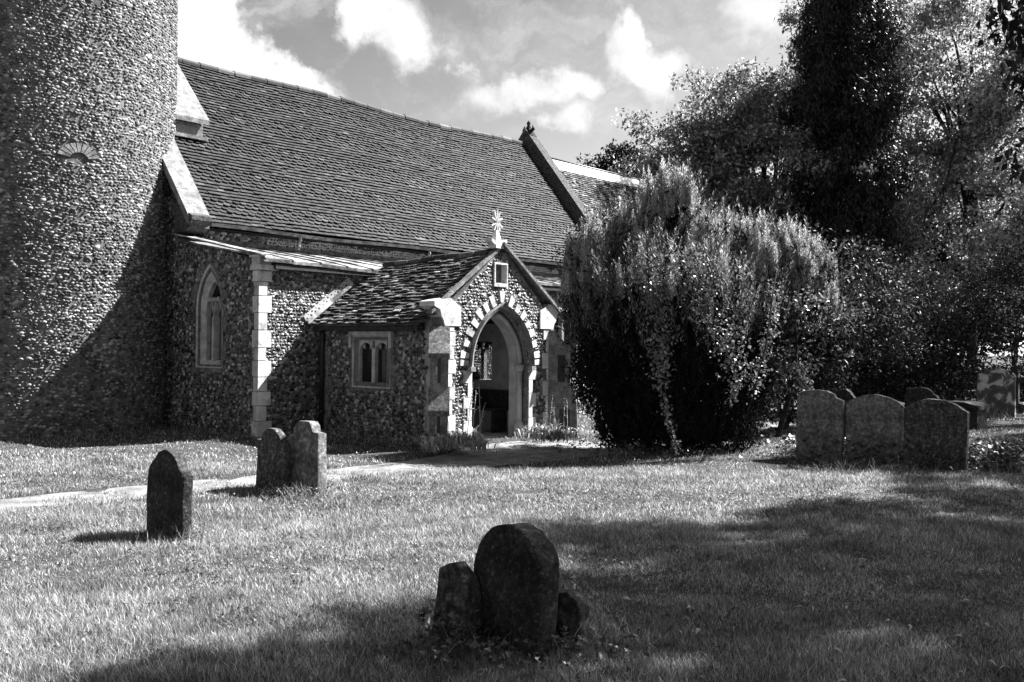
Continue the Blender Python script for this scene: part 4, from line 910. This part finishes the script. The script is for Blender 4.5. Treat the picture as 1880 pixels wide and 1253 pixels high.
# ================================================================== HEADSTONES
def profile(kind, w, h):
    a = w/2; P = [(-a, -.15)]
    if kind == 'round': P += [(-a*cos(t), h-a+a*sin(t)) for t in np.linspace(0, pi, 17)]
    elif kind == 'pointed':
        L = [(-a, h-.2), (-a*.95, h-.19), (-a*.9, h-.165), (-a*.78, h-.135), (-a*.6, h-.078), (-a*.4, h-.03), (-a*.2, h-.006), (0, h)]; P += L+[(-x, z) for x, z in reversed(L[:-1])]
    elif kind == 'shoulder':
        L = [(-a, h-.16), (-a*.97, h-.145), (-a*.72, h-.14), (-a*.66, h-.12), (-a*.6, h-.07), (-a*.42, h-.025), (-a*.2, h-.003), (0, h)]; P += L+[(-x, z) for x, z in reversed(L[:-1])]
    elif kind == 'camber': P += [(-a+w*t, h-.16+.16*sin(pi*t)**.8) for t in np.linspace(0, 1, 15)]
    elif kind == 'soft':
        L = [(-a, h-.13), (-a*.9, h-.06), (-a*.62, h-.015), (-a*.2, h), (0, h)]; P += L+[(a*.3, h-.005), (a*.6, h-.05), (a*.7, h-.1), (a*.82, h-.115), (a, h-.15)]
    elif kind == 'broken': P += [(-a, h-.05), (-a*.7, h-.01), (-a*.2, h), (a*.4, h-.07), (a*.8, h-.15), (a, h-.22)]
    return P+[(a, -.15)]
def headstone(pos, kind, w, h, t, mat, label, rot=0., lean=0., tilt=0., group=None, name='headstone'):
    P = [(s+random.gauss(0, .004), z+(random.gauss(0, .004) if z > 0 else 0)) for s, z in profile(kind, w, h)]
    bm = bmesh.new(); front = [bm.verts.new((-t/2, -s, z)) for s, z in P]; f_ = bm.faces.new(front)
    r = bmesh.ops.extrude_face_region(bm, geom=[f_]); bmesh.ops.translate(bm, verts=[v for v in r['geom'] if isinstance(v, bmesh.types.BMVert)], vec=(t, 0, 0))
    bmesh.ops.recalc_face_normals(bm, faces=bm.faces)
    ed_ = [e_ for e_ in bm.edges if len(e_.link_faces) == 2 and abs(e_.link_faces[0].normal.x-e_.link_faces[1].normal.x) > .5]
    bmesh.ops.bevel(bm, geom=ed_, offset=.014, segments=2, affect='EDGES', profile=.6)
    bmesh.ops.triangulate(bm, faces=[q for q in bm.faces if len(q.verts) > 4])
    bmesh.ops.subdivide_edges(bm, edges=[q for q in bm.edges if q.calc_length() > .12], cuts=2, use_grid_fill=True)
    for v in bm.verts:
        c = v.co; k = .006; v.co.x += k*sin(c.y*23+c.z*17+pos[0]*7); v.co.y += k*.6*sin(c.z*29+c.x*31+pos[1]*5)
    me = bpy.data.meshes.new(name); bm.to_mesh(me); bm.free(); me.materials.append(M[mat])
    o = bpy.data.objects.new(name, me); scene.collection.objects.link(o); o.location = (pos[0], pos[1], 0); o.rotation_euler = (lean, tilt, rot)
    return tag(o, label, 'headstone', group)
def GP(x, y): d = H*FPX/(y-636.); return tuple(uw((x-940)/FPX*d, d))
HS = [
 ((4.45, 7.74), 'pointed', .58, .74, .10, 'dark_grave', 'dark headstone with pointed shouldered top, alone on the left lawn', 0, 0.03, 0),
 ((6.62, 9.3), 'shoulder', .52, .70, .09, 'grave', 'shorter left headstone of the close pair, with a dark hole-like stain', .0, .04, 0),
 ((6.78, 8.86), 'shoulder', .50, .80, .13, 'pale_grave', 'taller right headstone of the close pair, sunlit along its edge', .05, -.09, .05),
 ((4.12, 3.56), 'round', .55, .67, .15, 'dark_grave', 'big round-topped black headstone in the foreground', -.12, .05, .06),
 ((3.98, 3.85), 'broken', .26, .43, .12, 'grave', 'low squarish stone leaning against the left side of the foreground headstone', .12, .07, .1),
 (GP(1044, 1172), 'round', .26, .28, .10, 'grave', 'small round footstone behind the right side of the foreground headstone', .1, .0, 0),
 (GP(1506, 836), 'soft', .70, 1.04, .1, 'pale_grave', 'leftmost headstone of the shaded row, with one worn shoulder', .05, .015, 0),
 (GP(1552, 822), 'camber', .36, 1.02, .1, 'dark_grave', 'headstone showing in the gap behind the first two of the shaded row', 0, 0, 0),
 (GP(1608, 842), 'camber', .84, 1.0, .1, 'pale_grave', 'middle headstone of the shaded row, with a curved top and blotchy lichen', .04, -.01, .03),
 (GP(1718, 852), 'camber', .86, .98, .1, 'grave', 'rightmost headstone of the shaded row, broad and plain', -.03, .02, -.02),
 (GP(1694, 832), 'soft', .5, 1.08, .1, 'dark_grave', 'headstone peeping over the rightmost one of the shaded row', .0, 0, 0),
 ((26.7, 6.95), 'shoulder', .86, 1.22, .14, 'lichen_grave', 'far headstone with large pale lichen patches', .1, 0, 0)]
for q in HS: headstone(*q, group='headstones in the churchyard')
# chest tomb and stone cross at the right edge
B = Bulk(); p = at(1762, 745, 21.0)
B.box((p[0]-.35, p[1]-.45, -.1), (p[0]+.35, p[1]+.45, .42)); B.prism([(-.5, .423), (.5, .423), (.5, .5), (.2, .58), (-.2, .58), (-.5, .5)], lambda u, v, w: (p[0]+w, p[1]+u, v), -.42, .42, 0)
tag(B.build('chest_tomb', [M['dark_grave']]), 'low dark chest tomb between the shaded row and the lichened headstone', 'tomb')
c = onp = gp(1866, 27.0); B = Bulk()
B.prism([(-.3, -.1), (.3, -.1), (.3, .14), (.22, .2), (.075, .24), (.07, .8), (.3, .8), (.3, .95), (.07, .95), (.075, 1.25), (-.075, 1.25), (-.07, .95), (-.3, .95), (-.3, .8), (-.07, .8), (-.075, .24), (-.22, .2), (-.3, .14)], lambda u, v, w: (c[0]+w, c[1]-u, v), -.07, .07, 0)
tag(B.build('stone_cross', [M['grave']]), 'small stone grave cross at the right edge of the picture', 'cross')

# ------------------------------------------------------------------ plants at the porch, tufts, ivy at stones, small things
LV = []; LF = []
for i in range(6):
    t = i/5; wv = [.12, .75, 1, .85, .5, .03][i]*.5; x = t; z = .55*sin(t*2.6)
    LV += [(x, -wv*.34, z+.06*wv), (x, 0, z), (x, wv*.34, z+.06*wv)]
for i in range(5): LF += [(i*3, i*3+3, i*3+4, i*3+1), (i*3+1, i*3+4, i*3+5, i*3+2)]
def rosette(B, c, n, L, m=0, spread=.1):
    a = rng.uniform(0, 2*pi, n); l = L*rng.uniform(.55, 1.25, n); el = rng.uniform(0, 1.3, n)
    ux = np.stack([np.cos(a)*np.cos(el), np.sin(a)*np.cos(el), np.sin(el)], 1); uy = np.stack([-np.sin(a), np.cos(a), 0*a], 1); uz = np.cross(ux, uy)
    A = np.stack([ux*l[:, None], uy*l[:, None]*rng.uniform(.3, .62, (n, 1)), uz*l[:, None]*.8], 2)
    T = np.array([c[0], c[1], c[2] if len(c) > 2 else 0])+np.concatenate([rng.normal(0, spread, (n, 2)), rng.uniform(0, .05, (n, 1))], 1); B.inst(LV, LF, A, T, m, True)
IV = [(0, 0, 0)]+[(r*cos(radians(a)), r*sin(radians(a)), .12*r) for a, r in ((-150, .45), (-95, .62), (-60, .42), (-25, .6), (0, 1.0), (25, .6), (60, .42), (95, .62), (150, .45))]
IFc = [(0, i, i+1) for i in range(1, 9)]
def lobed(B, P, size, m=0, tv=None, tf=None, flat=.6):
    n = len(P); N = rng.normal(0, flat, (n, 3)); N[:, 2] = 1; N /= np.linalg.norm(N, axis=1)[:, None]; X_ = rng.normal(size=(n, 3)); X_ -= (X_*N).sum(1)[:, None]*N; X_ /= np.linalg.norm(X_, axis=1)[:, None]
    sz = (size*rng.uniform(.5, 1.3, n))[:, None]; B.inst(tv or IV, tf or IFc, np.stack([X_*sz, np.cross(N, X_)*sz, N*sz], 2), P, m)
def border_plant(label, spots, L, stems, sh):
    spots = [(a, b_, int(c*3)) for a, b_, c in spots]; c0 = np.mean([s[:2] for s in spots], 0); e = empty('leafy_plant', (c0[0], c0[1], 0), label, 'plant')
    B = Bulk()
    for s in spots: rosette(B, (s[0], s[1], .04), s[2], L, 0, .12)
    B.build('leaves', [M['hosta']], e)
    for (x, y) in stems:
        B = Bulk(); h = sh*random.uniform(.6, 1.15); dx, dy = random.gauss(0, .05), random.gauss(0, .05)
        B.tube([(x, y, 0), (x+dx*.5, y+dy*.5, h*.6), (x+dx, y+dy, h)], [.007, .006, .004], 0, 5)
        for k in range(9): B.tube([(x+dx*(.5+.07*k), y+dy*(.5+.07*k), h*(.6+.055*k)), (x+dx+random.gauss(0, .02), y+dy+random.gauss(0, .02), h*(.63+.055*k))], [.009, .003], 0, 4)
        B.build('stem', [M['straw']], e)
G = lambda x, y: at(x, y, 1)[:2]*0+uw((x-940)/FPX*H*FPX/(y-636.), H*FPX/(y-636.))
spL = [(*G(x, y), n) for x, y, n in ((790, 826, 26), (815, 832, 30), (845, 828, 34), (870, 832, 28), (830, 818, 26), (800, 838, 20), (880, 838, 18), (855, 812, 16))]
spR = [(*G(x, y), n) for x, y, n in ((985, 812, 30), (1010, 816, 30), (1035, 815, 26), (1000, 806, 20), (1050, 812, 14))]
border_plant('clump of broad-leaved plants with tall dry stems left of the porch arch', spL, .22, [tuple(G(x, y)) for x, y in ((800, 822), (808, 820), (820, 822), (828, 820), (842, 820), (850, 822), (858, 818), (868, 822), (878, 822), (884, 824))], 1.0)
border_plant('clump of broad-leaved plants with tall dry stems right of the porch arch', spR, .22, [tuple(G(x, y)) for x, y in ((1000, 812), (1008, 811), (1018, 812), (1026, 811), (1036, 812), (1044, 811), (1062, 806))], .8)
def tuft(B, c, n, r, h, w=.006, m=0):
    P = np.array(c)[:2]+rng.normal(0, r, (n, 2)); blades(B, P, w, h, .45, m)
B = Bulk()
for c, n, r, h in (((4.45, 7.5), 160, .16, .14), ((4.25, 7.7), 120, .12, .12), ((6.6, 8.85), 260, .2, .13), ((6.5, 8.62), 160, .1, .2), ((14.8, 6.4), 200, .3, .2), ((14.8, 5.5), 260, .3, .13), ((14.7, 4.5), 260, .35, .13), ((14.95, 3.9), 500, .2, .42), ((15.0, 3.7), 290, .2, .32), ((14.6, 4.1), 200, .2, .15), (GP(1560, 850), 200, .2, .15), (GP(1660, 858), 200, .2, .14),
                   ((4.0, 3.7), 200, .25, .1), ((4.55, 3.2), 160, .15, .12), ((26.3, 6.9), 150, .3, .25), ((12.5, 8.75), 300, .35, .16), ((13.4, 8.2), 240, .35, .14), ((14.7, 11.2), 200, .25, .3), (tuple(G(1640, 1010)), 70, .3, .12), (tuple(G(1420, 1015)), 40, .15, .1)):
    tuft(B, c, n, r, h, .006 if n < 300 else .009)
for a in np.arange(-150, -30, 1.6): q = (TC[0]+(TR+.06)*cos(radians(a)), TC[1]+(TR+.06)*sin(radians(a))); tuft(B, q, 14, .06, .12, .008)
for y in np.arange(14.6, 17.2, .09): tuft(B, (9.93, y), 12, .04, .12, .008)
for y in np.arange(11.9, 14.4, .09): tuft(B, (11.26, y), 10, .04, .1, .008)
tag(B.build('long_grass', [M['grass']]), 'longer uncut grass round the headstones and tree foot', 'grass', kind='stuff')
B = Bulk()
def patch(c, n, r, size, zmax, m):
    P = np.concatenate([np.array(c)+rng.normal(0, r, (n, 2)), rng.uniform(.01, zmax, (n, 1))], 1); lobed(B, P, size*.62, m)
patch((3.95, 3.55), 500, .26, .045, .12, 0); patch((4.3, 3.2), 260, .2, .045, .1, 0); patch((3.85, 3.8), 160, .12, .045, .2, 0)
patch((6.55, 8.7), 240, .2, .045, .12, 0); patch((14.75, 5.5), 1300, .3, .09, .3, 0); patch((14.75, 4.4), 1200, .33, .09, .3, 0); patch((14.75, 6.4), 900, .3, .09, .3, 0); patch((15.0, 3.8), 700, .2, .09, .4, 0); patch((13.0, 8.5), 700, .6, .07, .2, 0); patch((4.5, 7.55), 120, .12, .04, .08, 0)
tag(B.build('ground_ivy', [M['ivy_ground']]), 'small-leaved ivy and weeds creeping round the gravestones', 'ground cover', kind='stuff')
B = Bulk(); P, d = lawn_points(5200, 4.2, 12); k = np.sin(P[:, 0]*1.7)*np.sin(P[:, 1]*2.1+1)+rng.normal(0, .5, len(P)) > .1; P = P[k]
Pz = np.concatenate([P, gz(P[:, 0], P[:, 1])[:, None]+.025], 1); Q = clumps(Pz, 6, .035, .3); lobed(B, Q, .018)
tag(B.build('lawn_weeds', [M['weed']]), 'clover and broad weeds in the lawn', 'ground cover', kind='stuff')
B = Bulk(); P, d = lawn_points(420, 4.2, 9); P = P[(P@r0[:2]) > -.2]
Pz = np.concatenate([P, gz(P[:, 0], P[:, 1])[:, None]+.03], 1); lobed(B, Pz, .05, 0, LV, LF, .5)
tag(B.build('fallen_leaves', [M['straw']]), 'curled dry leaves scattered on the shaded grass', 'leaves', kind='stuff')
B = Bulk(); P, d = lawn_points(600, 10, 17); P = P[((P@r0[:2]) < -1.5) & ~inpoly(P, PATH)]
Pz = np.concatenate([P, gz(P[:, 0], P[:, 1])[:, None]+.045], 1); leaves(B, clumps(Pz, 2, .01, .1), .018, 0, 0, .9)
tag(B.build('daisies', [M['petal']]), 'tiny white daisies dotted over the lawn by the tower', 'flowers', kind='stuff')
